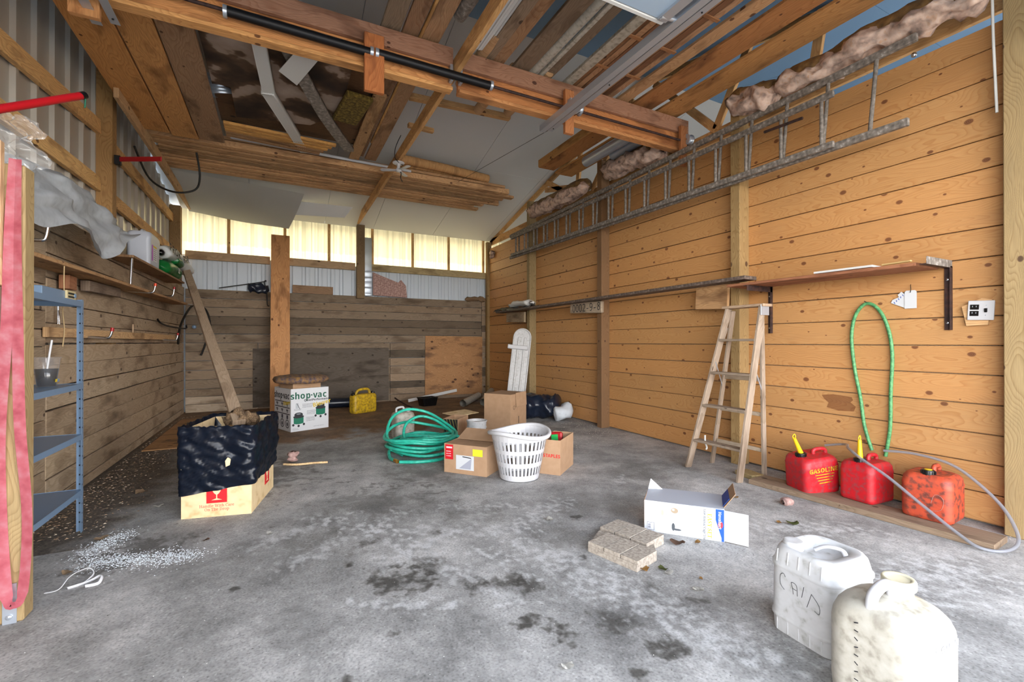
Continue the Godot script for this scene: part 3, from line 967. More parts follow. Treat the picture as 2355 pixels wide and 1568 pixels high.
func build_garage_door() -> void:
	# torsion spring, shaft and drums at the rear of the tracks
	var t := thing("torsion_spring", "black coiled torsion spring on a steel shaft under the header", "spring", Vector3(0, 3.455, -3.665))
	part("shaft", tube(PackedVector3Array([Vector3(-1.2, 0.02, 0), Vector3(4.05, -0.015, 0)]), 0.0127, 8), M.rusty_iron, t)
	for s in [[-0.33, 0.62], [0.68, 1.64]]:
		var rad := PackedFloat32Array()
		var path := PackedVector3Array()
		var turns := 110
		for k in turns * 2 + 1:
			path.append(Vector3(lerpf(s[0], s[1], k / (turns * 2.0)), lerpf(0.012, 0.002, k / (turns * 2.0)), 0))
			rad.append(0.036 if k % 2 == 0 else 0.032)
		part("coil", tube(path, rad, 12), M.dark_metal, t)
	for x in [-0.34, 0.63, 0.67, 1.65]:
		part("collar", tube(PackedVector3Array([Vector3(x - 0.012, 0.006, 0), Vector3(x + 0.012, 0.006, 0)]), 0.042, 10), M.galvanised, t)
	part("centre_bracket", bx(Vector3(0.04, 0.16, 0.012), 0.002), M.galvanised, t, Vector3(0.65, -0.07, 0.005))
	for x in [2.50, 3.99]:
		var prof := PackedVector2Array([Vector2(0.012, -0.035), Vector2(0.060, -0.035), Vector2(0.060, -0.026), Vector2(0.048, -0.024), Vector2(0.047, 0.020), Vector2(0.056, 0.026), Vector2(0.056, 0.034), Vector2(0.012, 0.034)])
		part("cable_drum", lathe(prof, 20), M.galvanised, t, Vector3(x + 0.06, 0, 0.02), Vector3(0, 0, PI / 2))
	part("bearing_plate", bx(Vector3(0.012, 0.16, 0.11), 0.001), M.galvanised, t, Vector3(2.45, -0.02, 0.02))
	# lift cable seen against the white lining
	single("lift_cable", tube(PackedVector3Array([Vector3(2.56, 3.405, -3.60), Vector3(2.42, 3.80, -7.85)]), 0.003, 4), M.dark_metal, "thin black cable slanting from the cable drum to the white lining", "cable")
	for side in [[-1.02, "galvanised door track ending at the header over the steel wall"], [2.28, "galvanised door track running overhead towards the pine wall side"]]:
		var k := thing("door_track", side[1], "door track", Vector3(side[0], 3.26, 0), 0.0, "door tracks")
		var prof := PackedVector2Array([Vector2(-0.025, 0.0), Vector2(-0.025, 0.05), Vector2(0.025, 0.05), Vector2(0.03, 0.02), Vector2(0.034, 0.02), Vector2(0.028, 0.054), Vector2(-0.029, 0.054), Vector2(-0.029, 0.0)])
		var tm := slab(prof, 4.0)
		part("rail", tm, M.galvanised, k, Vector3(0, 0, -1.80), Vector3(0, 0, PI / 2))
		var ang := PackedVector2Array([Vector2(0, 0), Vector2(0.05, 0), Vector2(0.05, 0.003), Vector2(0.003, 0.003), Vector2(0.003, 0.05), Vector2(0, 0.05)])
		part("angle_iron", slab(ang, 4.0), M.galvanised, k, Vector3(0.04, 0.0, -1.80))
		for z in [-3.74, -2.9, -2.0, -1.2]:
			part("bolt", lathe(PackedVector2Array([Vector2(0, 0.004), Vector2(0.005, 0.004), Vector2(0.006, 0), Vector2(0.006, -0.004)]), 8), M.dark_metal, k, Vector3(0.065, -0.002, z), Vector3(PI, 0, 0))
	# the raised sectional door
	var d := thing("garage_door", "raised white sectional garage door resting in the overhead tracks", "garage door", Vector3(0.62, 3.27, 0))
	for i in 4:
		var z := -2.16 + 0.555 * (i + 0.5)
		part("door_section", bx(Vector3(3.14, 0.045, 0.545), 0.004), M.door_tint, d, Vector3(0, 0, z))
		part("end_stile", bx(Vector3(0.07, 0.02, 0.53), 0.002), M.galvanised, d, Vector3(1.53, -0.03, z))
		part("end_stile", bx(Vector3(0.07, 0.02, 0.53), 0.002), M.galvanised, d, Vector3(-1.53, -0.03, z))
	part("bottom_seal", bx(Vector3(3.14, 0.05, 0.03), 0.004), M.white_sheet, d, Vector3(0, 0, -2.175))
	part("roller", tube(PackedVector3Array([Vector3(1.50, -0.03, -2.12), Vector3(1.64, -0.01, -2.12)]), 0.018, 10), M.galvanised, d)


# ---------------------------------------------------------------- lumber and odds and ends stored overhead

func build_overhead() -> void:
	# wide planks beside the steel wall
	for b in [
		[-1.265, 0.30, -6.33, Color(0.82, 0.52, 0.24), "wide orange plank overhead lying along the steel wall"],
		[-0.975, 0.25, -6.38, Color(0.84, 0.56, 0.28), "wide orange plank overhead, second from the steel wall"],
		[-0.715, 0.245, -6.36, Color(0.48, 0.38, 0.31), "wide grey-brown stained plank overhead beside the two orange ones"]]:
		lone_plank("stored_plank", b[4], "plank", Vector3(b[0], 3.575, b[2]), Vector3(b[0] + 0.01, 3.575, -3.80), 0.036, b[1], M.lumber, b[3], Vector3.UP, "wide planks stored by the steel wall")
	# stained sheets between them and the tie beam
	var sheet := PackedVector2Array([Vector2(-0.58, 3.83), Vector2(0.57, 3.83), Vector2(0.57, 5.10), Vector2(0.47, 5.35), Vector2(0.30, 5.62), Vector2(-0.43, 5.78), Vector2(-0.43, 5.13), Vector2(-0.58, 5.10)])
	single("stained_plywood", slab(sheet, 0.018), M.dirty_ply, "water-stained brown and white panel overhead with a notch cut out", "panel", Vector3(0, 3.66, 0), Vector3(-PI / 2, 0, 0))
	single("dark_plywood", bx(Vector3(1.5, 0.02, 2.3), 0.002, 0, Color(0.30, 0.24, 0.20)), M.plywood, "dark brown panel lying over the stained one overhead", "panel", Vector3(0.15, 3.74, -4.98))
	# round duct in the notch
	var duct := Geo.new()
	for k in 6:
		add_lathe(duct, PackedVector2Array([Vector2(0.14, 0.03 * k), Vector2(0.146, 0.03 * k + 0.015), Vector2(0.14, 0.03 * k + 0.03)]), 24)
	single("metal_duct", duct.done(), M.galvanised, "ribbed metal duct showing through the notch of the stained panel", "duct", Vector3(-0.53, 3.70, -5.45), Vector3(0.3, 0, 0.2))
	for k in 5:
		lone_plank("yellow_stick", ["yellow wooden slat overhead, foremost of five beneath the stained panel", "second yellow wooden slat of the bundle beneath the stained panel", "middle yellow wooden slat of the bundle overhead", "fourth brown wooden slat of the bundle overhead", "hindmost brown wooden slat of the bundle overhead"][k], "slat", Vector3(-0.56, 3.60, -5.87 - 0.075 * k), Vector3(0.60 - 0.04 * k, 3.60, -5.93 - 0.085 * k), 0.03, 0.06, M.lumber, Color(0.95, 0.66, 0.28) if k < 3 else Color(0.50, 0.36, 0.24), Vector3.UP, "slats stored above the lumber stack")
	# gutters
	var gp := curve([Vector3(-0.17, 3.54, -3.86), Vector3(-0.10, 3.535, -4.86), Vector3(-0.085, 3.53, -4.95), Vector3(0.275, 3.60, -6.35)], 5)
	single("ribbed_downspout", box_tube(gp, 0.105, 0.06, 5), M.white_sheet, "white ribbed downspout with an elbow stored overhead", "downspout")
	single("grey_downspout", box_tube(curve([Vector3(-0.01, 3.53, -3.88), Vector3(0.40, 3.535, -5.1), Vector3(0.77, 3.60, -6.05)], 4), 0.11, 0.05, 0), M.grey_metal_wood, "dirty grey half-round gutter stored overhead", "gutter")
	var card := PackedVector2Array([Vector2(0.13, 3.915), Vector2(0.301, 3.934), Vector2(0.129, 4.508), Vector2(-0.016, 4.338)])
	single("white_card", slab(card, 0.006), M.white_sheet, "small white panel hanging just behind the coiled spring", "panel", Vector3(0, 3.50, 0), Vector3(-PI / 2, 0, 0))
	single("insulation_scrap", bx(Vector3(0.26, 0.05, 0.62), 0.02), M.yellow_wool, "yellow-green scrap of insulation lying overhead", "insulation", Vector3(0.66, 3.62, -4.97), Vector3(0, 0.12, 0))
	# boards along the tie beam that continue past the header
	for b in [
		[0.79, 0.15, -4.2, -1.5, 3.755, Color(0.52, 0.47, 0.42), M.weathered, "grey weathered board overhead left of the dark log"],
		[0.945, 0.13, -6.5, -1.5, 3.76, Color(0.40, 0.30, 0.24), M.lumber, "white and brown stained board overhead left of the dark log"],
		[1.03, 0.022, -6.0, -1.5, 3.75, Color(0.85, 0.62, 0.32), M.lumber, "thin yellow edge strip overhead between two boards"],
		[1.12, 0.15, -6.6, -1.5, 3.765, Color(0.62, 0.48, 0.38), M.lumber, "tan stained board overhead right beside the dark log"],
		[0.885, 0.13, -6.5, -4.7, 3.70, Color(0.66, 0.52, 0.36), M.lumber, "short pale board overhead behind the red-brown hanger block"],
		[1.655, 0.105, -3.85, -1.5, 3.755, Color(0.66, 0.58, 0.52), M.weathered, "grey board with white spatter stored overhead"],
		[1.765, 0.115, -4.0, -1.5, 3.765, Color(0.50, 0.37, 0.28), M.lumber, "brown split board overhead beside the spattered one"],
		[2.00, 0.17, -3.95, -1.5, 3.765, Color(0.48, 0.41, 0.36), M.weathered, "rough grey barn board stored overhead"],
		[2.215, 0.04, -4.0, -1.5, 3.755, Color(1.1, 1.1, 1.05), M.old_jug, "narrow cream painted board beside the rusty cream pipe"],
		[2.305, 0.12, -4.0, -1.5, 3.80, Color(0.48, 0.42, 0.38), M.weathered, "grey-brown board overhead between two cream boards"],
		[2.53, 0.10, -4.0, -1.5, 3.765, Color(0.95, 0.93, 0.90), M.old_jug, "wide cream board overhead next to the nailed slat panel"],
		[3.22, 0.13, -4.4, -1.5, 3.765, Color(0.74, 0.56, 0.40), M.lumber, "long pinkish board overhead next to the wide orange plank"],
		[3.50, 0.26, -5.78, -1.5, 3.77, Color(0.60, 0.34, 0.16), M.lumber, "wide orange-brown plank stored above the pine wall"],
		[3.84, 0.30, -5.84, -1.5, 3.755, Color(0.74, 0.46, 0.21), M.lumber, "widest orange plank stored above the ladder on the pine wall"]]:
		lone_plank("stored_board", b[7], "board", Vector3(b[0], b[4], b[2]), Vector3(b[0] + 0.012, b[4], b[3]), 0.03, b[1], b[6], b[5], Vector3.UP, "boards stored overhead across the header")
	lone_plank("stored_board", "pair of thin orange boards on edge at the end of the wide orange planks", "board", Vector3(3.36, 3.80, -5.75), Vector3(3.36, 3.80, -3.9), 0.10, 0.03, M.lumber, Color(0.72, 0.48, 0.22), Vector3.UP, "boards stored overhead across the header")
	# weathered log
	var log_path := PackedVector3Array()
	var log_rad := PackedFloat32Array()
	for k in 9:
		log_path.append(Vector3(1.265 + 0.008 * sin(k * 1.9), 3.79 + 0.006 * cos(k * 2.3), -3.42 + 0.24 * k))
		log_rad.append(0.055 + 0.008 * sin(k * 2.7))
	single("dark_log", tube(log_path, log_rad, 9), M.grey_metal_wood, "dark weathered log overhead beside the honey-coloured tie beam", "log")
	# vinyl siding pieces
	for k in 3:
		var vinyl := Geo.new()
		add_slab(vinyl, PackedVector2Array([Vector2(0, 0), Vector2(0.03, 0.01), Vector2(0.032, 0.0), Vector2(0.065, 0.012), Vector2(0.065, 0.015), Vector2(0.03, 0.004), Vector2(0.028, 0.014), Vector2(0, 0.004)]), 2.1)
		single("siding_strip", vinyl.done(), M.white_sheet if k > 0 else M.dark_metal, ["dark ribbed siding strip overhead beside the tie beam", "white vinyl siding strip overhead beside the dark one", "outer white vinyl siding strip overhead"][k], "siding", Vector3(1.445 + 0.055 * k, 3.735 + 0.006 * k, -2.62), Vector3.ZERO, "vinyl siding strips stored overhead")
	single("cream_pipe", tube(PackedVector3Array([Vector3(2.135, 3.78, -4.05), Vector3(2.15, 3.78, -1.5)]), 0.05, 14), M.old_jug, "cream plastic pipe with rust streaks stored overhead", "pipe")
	# slatted panel: thin boards held by cross cleats
	var sp := thing("slatted_board", "brown slatted panel with cross cleats lying overhead behind the door track", "panel", Vector3(2.86, 3.775, -2.2))
	for k in 8:
		plank("slat", Vector3(-0.255 + 0.067 * k, 0.0, -1.6), Vector3(-0.255 + 0.067 * k, 0.0, 0.7), 0.015, 0.06, M.lumber, sp, [Color(0.36, 0.22, 0.14), Color(0.58, 0.42, 0.32), Color(0.30, 0.18, 0.12), Color(0.62, 0.46, 0.36)][k % 4])
	for z in [-1.2, -0.75, -0.3, 0.15]:
		plank("cleat", Vector3(-0.28, -0.012, z), Vector3(0.26, -0.012, z), 0.01, 0.035, M.lumber, sp, Color(0.50, 0.30, 0.18))
	# poles whose sawn ends stick out past the header
	for p in [[1.60, -4.30, "short peeled pole end overhead closest to the tie beam"], [1.95, -4.68, "peeled round pole overhead, middle of the three sticking out past the header"], [2.27, -4.58, "peeled round pole overhead, nearest to the door track hanger"]]:
		var rp := PackedFloat32Array([0.052, 0.054, 0.05, 0.053])
		single("peeled_pole", tube(PackedVector3Array([Vector3(p[0], 3.775, p[1]), Vector3(p[0], 3.78, p[1] + 0.3), Vector3(p[0] + 0.01, 3.78, p[1] + 0.6), Vector3(p[0] + 0.02, 3.79, p[1] + 0.85)]), rp, 12, false, Color(0.78, 0.62, 0.46)), M.lumber, p[2], "pole", Vector3.ZERO, Vector3.ZERO, "peeled poles past the header")
	lone_plank("split_rail", "split wooden rail overhead lying across the poles against the white lining", "rail", Vector3(1.24, 3.86, -4.90), Vector3(2.42, 3.86, -4.83), 0.06, 0.07, M.lumber, Color(0.86, 0.66, 0.40))
	lone_plank("split_rail", "short stub of split rail overhead beside the tie beam", "rail", Vector3(1.37, 3.82, -5.47), Vector3(1.69, 3.82, -5.49), 0.05, 0.06, M.lumber, Color(0.86, 0.66, 0.40))
	for k in 2:
		single("bark_log", tube(curve([Vector3(1.55, 3.855, -6.62 - 0.16 * k), Vector3(2.2, 3.86, -6.68 - 0.16 * k), Vector3(3.0 - 0.05 * k, 3.85, -6.78 - 0.16 * k)], 4), 0.065 - 0.01 * k, 10, false, Color(0.82, 0.60, 0.36)), M.lumber, ["stripped log lying on top of the long lumber stack", "thinner stripped log behind the other one on the lumber stack"][k], "log", Vector3.ZERO, Vector3.ZERO, "stripped logs on the lumber stack")
	# the long stack that lies across the tie beams
	var stack := [
		[-6.70, 3.675, -1.40, 3.35, 0.09, 0.08], [-6.87, 3.655, -1.42, 3.52, 0.11, 0.04], [-7.02, 3.685, -1.35, 3.40, 0.07, 0.10], [-7.17, 3.655, -1.42, 3.30, 0.12, 0.04], [-7.32, 3.68, -1.40, 3.46, 0.06, 0.09],
		[-7.46, 3.655, -1.38, 3.22, 0.10, 0.04], [-7.61, 3.68, -1.42, 3.10, 0.07, 0.09], [-7.76, 3.655, -1.40, 3.24, 0.11, 0.04], [-6.78, 3.76, -1.3, 3.30, 0.16, 0.04], [-7.10, 3.76, -1.4, 3.42, 0.18, 0.04], [-7.50, 3.75, -1.4, 3.2, 0.18, 0.04]]
	var ordn := ["first", "second", "third", "fourth", "fifth", "sixth", "seventh", "eighth"]
	for i in stack.size():
		var s: Array = stack[i]
		var where := ("%s board from the door in the bottom layer of the long lumber stack" % ordn[i]) if i < 8 else ("%s board from the door in the upper layer of the long lumber stack" % ordn[i - 8])
		var k := rng.randf_range(0.55, 1.05)
		lone_plank("stacked_board", where, "board", Vector3(s[2], s[1], s[0]), Vector3(s[3], s[1], s[0] - 0.05), s[5], s[4], M.lumber, Color(0.86 * k, 0.67 * k, 0.48 * k), Vector3.UP, "long lumber stack over the tie beams")
	single("white_pipe", tube(PackedVector3Array([Vector3(-0.55, 3.72, -6.56), Vector3(1.7, 3.70, -6.62)]), 0.02, 8), M.white_plastic, "thin white pipe lying along the front of the long lumber stack", "pipe")
	# cardboard tubes and insulation near the partition top
	for k in 2:
		single("sheet_metal_tube", tube(PackedVector3Array([Vector3(3.90 - 0.18 * k, 3.665, -4.75 - 0.35 * k), Vector3(3.90 - 0.18 * k, 3.665, -3.85 - 0.2 * k)]), 0.07, 16), M.galvanised, ["pale metal tube above the pine wall behind the header end", "second metal tube tucked beneath the wide orange planks"][k], "tube", Vector3.ZERO, Vector3.ZERO, "metal tubes above the pine wall")
	# sagging lining sheet over the rear wall and a loose flap
	var sag := Geo.new()
	var rows := []
	for i in 5:
		var ring := PackedVector3Array()
		for j in 9:
			var u := j / 8.0
			var v := i / 4.0
			var low := Vector3(-1.38, 3.42, -9.36).lerp(Vector3(0.13, 3.22, -9.05), u) + Vector3(0, -0.02 * sin(u * PI), 0.02 * sin(u * 9.0))
			var high := Vector3(-1.38, 3.66, -8.0).lerp(Vector3(0.35, 3.66, -8.3), u)
			ring.append(low.lerp(high, v) + Vector3(0, -0.03 * sin(v * PI), 0))
		rows.append(ring)
	sag.sheet(rows, false)
	sag.sheet(rows, false, Rect2(0, 0, 1, 1), Color.WHITE, true)
	single("sagging_sheet", sag.done(), M.white_sheet, "cream lining sheet sagging from the roof over the rear corner", "sheet")
	var flap := Geo.new()
	var f := [Vector3(0.26, 3.62, -8.66), Vector3(1.12, 3.55, -8.35), Vector3(1.0, 3.38, -8.45), Vector3(0.22, 3.42, -8.80)]
	flap.quad(f[3], f[2], f[1], f[0], Vector2.ZERO, Vector2(1, 0), Vector2.ONE, Vector2(0, 1))
	flap.quad(f[0] + Vector3(0, 0.008, -0.004), f[1] + Vector3(0, 0.008, -0.004), f[2] + Vector3(0, 0.008, -0.004), f[3] + Vector3(0, 0.008, -0.004), Vector2.ZERO, Vector2(1, 0), Vector2.ONE, Vector2(0, 1))
	for i in 4:
		var a: Vector3 = f[i]
		var b: Vector3 = f[(i + 1) % 4]
		var up := Vector3(0, 0.008, -0.004)
		flap.quad(a, b, b + up, a + up, Vector2.ZERO, Vector2(1, 0), Vector2.ONE, Vector2(0, 1))
	single("loose_flap", flap.done(), M.white_sheet, "loose grey flap of lining hanging down beside the rear post", "sheet")
	# fan on the tie beam
	var fan := thing("ceiling_fan", "small white three-blade fan hanging under the tie beam", "fan", Vector3(1.345, 3.50, -5.86))
	part("canopy", lathe(PackedVector2Array([Vector2(0.0, 0), Vector2(0.075, 0.0), Vector2(0.075, -0.012), Vector2(0.05, -0.025), Vector2(0.022, -0.032), Vector2(0.02, -0.075), Vector2(0.035, -0.09), Vector2(0.038, -0.115), Vector2(0.0, -0.125)]), 20), M.white_plastic, fan)
	for k in 3:
		var bl := Geo.new()
		add_slab(bl, PackedVector2Array([Vector2(0.03, -0.022), Vector2(0.20, -0.034), Vector2(0.225, -0.02), Vector2(0.225, 0.02), Vector2(0.20, 0.034), Vector2(0.03, 0.022)]), 0.006)
		part("blade", bl.done(), M.white_plastic, fan, Vector3(0, -0.10, 0), Vector3(-PI / 2 + 0.12, [2.75, 5.1, 0.9][k], 0))
	part("pull_cord", tube(curve([Vector3(0.02, -0.1, 0), Vector3(0.03, -0.14, 0.01), Vector3(0.025, -0.20, 0.012), Vector3(0.05, -0.24, 0)], 4), 0.006, 5), M.cable, fan)
	part("power_cord", tube(curve([Vector3(0.06, -0.03, 0.0), Vector3(-0.06, 0.0, 0.10), Vector3(-0.08, 0.10, 0.18), Vector3(-0.04, 0.22, 0.3)], 5), 0.005, 5), M.cable, fan)
	single("power_cable", tube(curve([Vector3(-1.40, 3.30, -6.2), Vector3(-1.37, 3.12, -6.7), Vector3(-1.20, 3.08, -7.0), Vector3(-0.98, 3.15, -7.05), Vector3(-0.92, 3.32, -7.0), Vector3(-0.95, 3.60, -6.95)], 6), 0.012, 6), M.cable, "black cable drooping below the lumber stack beside the steel wall", "cable")


# a hollow-looking box section swept along a path; ribs is the number of flutes on its lower face
func box_tube(path: PackedVector3Array, w: float, h: float, ribs: int) -> ArrayMesh:
	var g := Geo.new()
	var rows := []
	for i in path.size():
		var d := (path[mini(i + 1, path.size() - 1)] - path[maxi(i - 1, 0)]).normalized()
		var side := d.cross(Vector3.UP).normalized()
		var up := side.cross(d)
		var ring := PackedVector3Array()
		var prof := [Vector2(-w / 2, 0)]
		var n := maxi(1, ribs * 2)
		for k in n + 1:
			var s := -w / 2 + w * k / n
			prof.append(Vector2(s, 0.004 if ribs > 0 and k % 2 == 1 else (-0.012 * sin(PI * k / n) if ribs == 0 else 0.0)))
		prof.append(Vector2(w / 2, h))
		prof.append(Vector2(-w / 2, h))
		for p in prof:
			ring.append(path[i] + side * p.x + up * p.y)
		ring.reverse()
		rows.append(ring)
	g.sheet(rows, true)
	g.fan(rows[0], Color.WHITE, true)
	g.fan(rows[rows.size() - 1])
	return g.done()


# ---------------------------------------------------------------- along the pine partition

# a lumpy sausage along a path, for wool, rolled cloth and stuffed bags
func lumpy(path: PackedVector3Array, rx: float, ry: float, amp: float, sd: int, sides := 14, freq := 7.0, taper := true) -> ArrayMesh:
	var g := Geo.new()
	var nz := noise(sd, freq, 3)
	var rows := []
	var n := path.size()
	for i in n:
		var d := (path[mini(i + 1, n - 1)] - path[maxi(i - 1, 0)]).normalized()
		var side := d.cross(Vector3.UP).normalized()
		var up := side.cross(d)
		var e := 1.0
		if taper:
			e = clampf(sqrt(1.0 - pow(2.0 * i / (n - 1.0) - 1.0, 8.0)), 0.05, 1.0)
		var ring := PackedVector3Array()
		for k in sides:
			var a := -TAU * k / sides
			var p := path[i] + side * cos(a) * rx * e + up * sin(a) * ry * e
			p += (side * cos(a) + up * sin(a)) * nz.get_noise_3dv(p) * amp
			ring.append(p)
		rows.append(ring)
	g.sheet(rows, true)
	g.fan(rows[0], Color.WHITE, true)
	g.fan(rows[n - 1], Color.WHITE, false)
	return g.done()


func build_pine_wall_things() -> void:
	# extension ladder hung flat against the posts: an outer and an inner section
	var el := thing("extension_ladder", "long grey wooden extension ladder hung along the pine wall", "ladder", Vector3(3.945, 0, 0))
	var a0 := [Vector3(0, 3.235, -7.85), Vector3(0, 3.325, -1.55)]
	var b0 := [Vector3(0, 2.825, -7.85), Vector3(0, 2.755, -1.60)]
	plank("outer_rail", a0[0], a0[1], 0.055, 0.035, M.grey_metal_wood, el)
	plank("outer_rail", b0[0], b0[1], 0.055, 0.035, M.grey_metal_wood, el)
	var a1 := [Vector3(-0.055, 3.165, -7.7), Vector3(-0.055, 3.165, -2.06)]
	var b1 := [Vector3(-0.055, 2.845, -7.7), Vector3(-0.055, 2.765, -2.06)]
	plank("inner_rail", a1[0], a1[1], 0.05, 0.032, M.grey_metal_wood, el)
	plank("inner_rail", b1[0], b1[1], 0.05, 0.032, M.grey_metal_wood, el)
	for k in 18:
		var z := -1.79 - 0.335 * k
		var t := (z + 7.85) / 6.3
		part("outer_rung", tube(PackedVector3Array([b0[0].lerp(b0[1], t) + Vector3(0, 0.005, 0), a0[0].lerp(a0[1], t)]), 0.015, 8), M.grey_metal_wood, el)
	for k in 17:
		var z := -2.15 - 0.335 * k
		var t := (z + 7.7) / 5.64
		if t > 0.01:
			part("inner_rung", tube(PackedVector3Array([b1[0].lerp(b1[1], t), a1[0].lerp(a1[1], t)]), 0.015, 8), M.grey_metal_wood, el)
	plank("lock_lever", Vector3(-0.085, 3.08, -2.62), Vector3(-0.085, 3.06, -2.28), 0.02, 0.02, M.rusty_iron, el)
	single("ladder_bolt", lathe(PackedVector2Array([Vector2(0, 0.02), Vector2(0.012, 0.018), Vector2(0.018, 0.008), Vector2(0.018, 0)]), 12), M.chrome, "shiny round bolt head in the pine wall above the ladder end", "bolt", Vector3(XR, 3.305, -1.645), Vector3(0, 0, PI / 2))

	# wooden stepladder
	var sl := thing("stepladder", "worn grey wooden stepladder standing open against the pine wall", "ladder", Vector3(3.5, 0, -2.88))
	var top := 1.51
	for s in [-1.0, 1.0]:
		var foot := Vector3(0.0, 0, 0.275 * s)
		var head := Vector3(0.22, top, 0.165 * s + 0.17)
		plank("front_rail", foot, head, 0.07, 0.024, M.weathered, sl, Color(0.84, 0.82, 0.84), Vector3.LEFT)
		plank("back_rail", Vector3(0.335, 0, 0.275 * s), Vector3(0.255, top - 0.02, 0.14 * s + 0.165), 0.045, 0.024, M.weathered, sl, Color(0.78, 0.76, 0.78), Vector3.LEFT)
		plank("spreader", Vector3(0.14, 1.02, 0.19 * s + 0.115), Vector3(0.28, 0.78, 0.20 * s + 0.09), 0.014, 0.004, M.galvanised, sl)
		plank("gusset", Vector3(0.14, 1.0, 0.202 * s + 0.11), Vector3(0.235, 1.34, 0.18 * s + 0.15), 0.05, 0.012, M.weathered, sl, Color(0.84, 0.82, 0.84), Vector3.LEFT)
	for k in 4:
		var y := [1.22, 0.915, 0.605, 0.27][k] as float
		var f := y / top
		var half := lerpf(0.275, 0.165, f) - 0.005
		var xx := 0.22 * f
		var zz := 0.17 * f
		plank("tread", Vector3(xx + 0.01, y, zz - half), Vector3(xx + 0.01, y, zz + half), 0.022, 0.095, M.weathered, sl, Color(0.62, 0.60, 0.60))
	for y in [0.87, 0.56, 0.24]:
		var f: float = y / top
		plank("back_bar", Vector3(lerpf(0.335, 0.255, f), y, -0.25 + 0.27 * f), Vector3(lerpf(0.335, 0.255, f), y, 0.25 + 0.07 * f), 0.035, 0.016, M.weathered, sl, Color(1.1, 1.05, 1.0))
	plank("top_cap", Vector3(0.245, top + 0.012, -0.04), Vector3(0.245, top + 0.012, 0.37), 0.024, 0.13, M.weathered, sl, Color(0.95, 0.84, 0.76))
	part("cap_plate", bx(Vector3(0.11, 0.09, 0.006), 0.001), M.galvanised, sl, Vector3(0.23, top - 0.03, 0.353))
	part("loose_strap", tube(curve([Vector3(0.05, 0.33, -0.12), Vector3(0.04, 0.27, -0.11), Vector3(0.05, 0.22, -0.10), Vector3(0.04, 0.20, -0.10)], 4), 0.010, 6, false, Color.WHITE, 0.3), M.white_sheet, sl)

	# long shelf rail and the short dark shelf on angle-iron brackets
	lone_plank("shelf_rail", "long dark shelf board running along the pine wall posts", "shelf", Vector3(3.90, 1.795, -8.25), Vector3(3.90, 1.80, -2.78), 0.035, 0.17, M.grey_metal_wood, Color(0.62, 0.52, 0.48))
	var sh := thing("bracket_shelf", "dark red-brown shelf on two angle-iron brackets beside the outlet", "shelf", Vector3(3.95, 1.735, -2.2))
	plank("shelf_board", Vector3(0, 0, -0.75), Vector3(0.0, -0.012, 0.70), 0.024, 0.33, M.lumber, sh, Color(0.46, 0.25, 0.18))
	for z in [-0.545, 0.745]:
		var b := thing_part("bracket", sh, Vector3(0, 0, z))
		part("upright", bx(Vector3(0.006, 0.44, 0.04), 0.001), M.rusty_iron, b, Vector3(0.183, -0.23, 0))
		part("upright_flange", bx(Vector3(0.035, 0.44, 0.006), 0.001), M.rusty_iron, b, Vector3(0.168, -0.23, 0.02))
		part("arm", bx(Vector3(0.36, 0.006, 0.035), 0.001), M.rusty_iron, b, Vector3(0.0, -0.018, 0))
		part("arm_flange", bx(Vector3(0.36, 0.05, 0.006), 0.001), M.grey_metal_wood if z > 0 else M.rusty_iron, b, Vector3(0.0, 0.004 if z > 0 else -0.04, 0.02))
		for y in [-0.10, -0.40]:
			part("screw", lathe(PackedVector2Array([Vector2(0, 0.004), Vector2(0.008, 0.003), Vector2(0.009, 0)]), 8), M.chrome, b, Vector3(0.178, y, -0.004), Vector3(0, 0, PI / 2))
	single("paper_roll_strip", bx(Vector3(0.20, 0.016, 0.40), 0.002), M.white_sheet, "white board scrap lying on the dark bracket shelf", "board", Vector3(3.93, 1.757, -1.98), Vector3(0, 0.05, 0))
	lone_plank("yellow_stick", "short pale stick lying on the dark bracket shelf", "stick", Vector3(3.90, 1.762, -1.74), Vector3(3.88, 1.762, -1.56), 0.012, 0.02, M.lumber, Color(1.1, 0.95, 0.6))
	# blocks nailed to the posts
	lone_plank("post_block", "square tan wooden block nailed to the post above the stepladder", "block", Vector3(3.985, 1.685, -3.47), Vector3(3.985, 1.665, -3.08), 0.265, 0.038, M.lumber, Color(0.74, 0.58, 0.40))
	var tb := thing("stencilled_block", "grey wooden block stencilled with black digits under the long shelf board", "block", Vector3(3.965, 1.70, -5.43))
	plank("block_board", Vector3(0, 0.025, -0.385), Vector3(0, -0.012, 0.385), 0.165, 0.045, M.weathered, tb, Color(1.2, 1.2, 1.12), Vector3.UP, 0.012)
	part("stencil", lettering("0002-9-8", 0.165, true, "Droid Sans Mono"), M.ink, tb, Vector3(-0.0235, 0.0, 0.02), Vector3(0, -PI / 2, 0))
	tb.get_child(1).scale = Vector3(0.62, 0.66, 1)
	lone_plank("post_block", "grey wooden block under the far end of the long shelf board", "block", Vector3(3.98, 1.69, -8.05), Vector3(3.98, 1.66, -7.32), 0.19, 0.04, M.weathered, Color(0.80, 0.76, 0.66))
	# things on the long shelf
	var cloth := Geo.new()
	var rows := []
	for i in 7:
		var ring := PackedVector3Array()
		for j in 16:
			ring.append(Vector3(3.80 + 0.05 * i, 1.83 + 0.05 * absf(sin(j * 1.3 + i)) * (0.5 + 0.5 * sin(j * 0.4)) - (0.05 if i == 0 else 0.0), -8.35 + 0.10 * j))
		rows.append(ring)
	cloth.sheet(rows, false)
	cloth.sheet(rows, false, Rect2(0, 0, 1, 1), Color.WHITE, true)
	single("crumpled_tarp", cloth.done(), M.bag_plastic, "crumpled black plastic sheet on the far end of the long shelf board", "tarp")
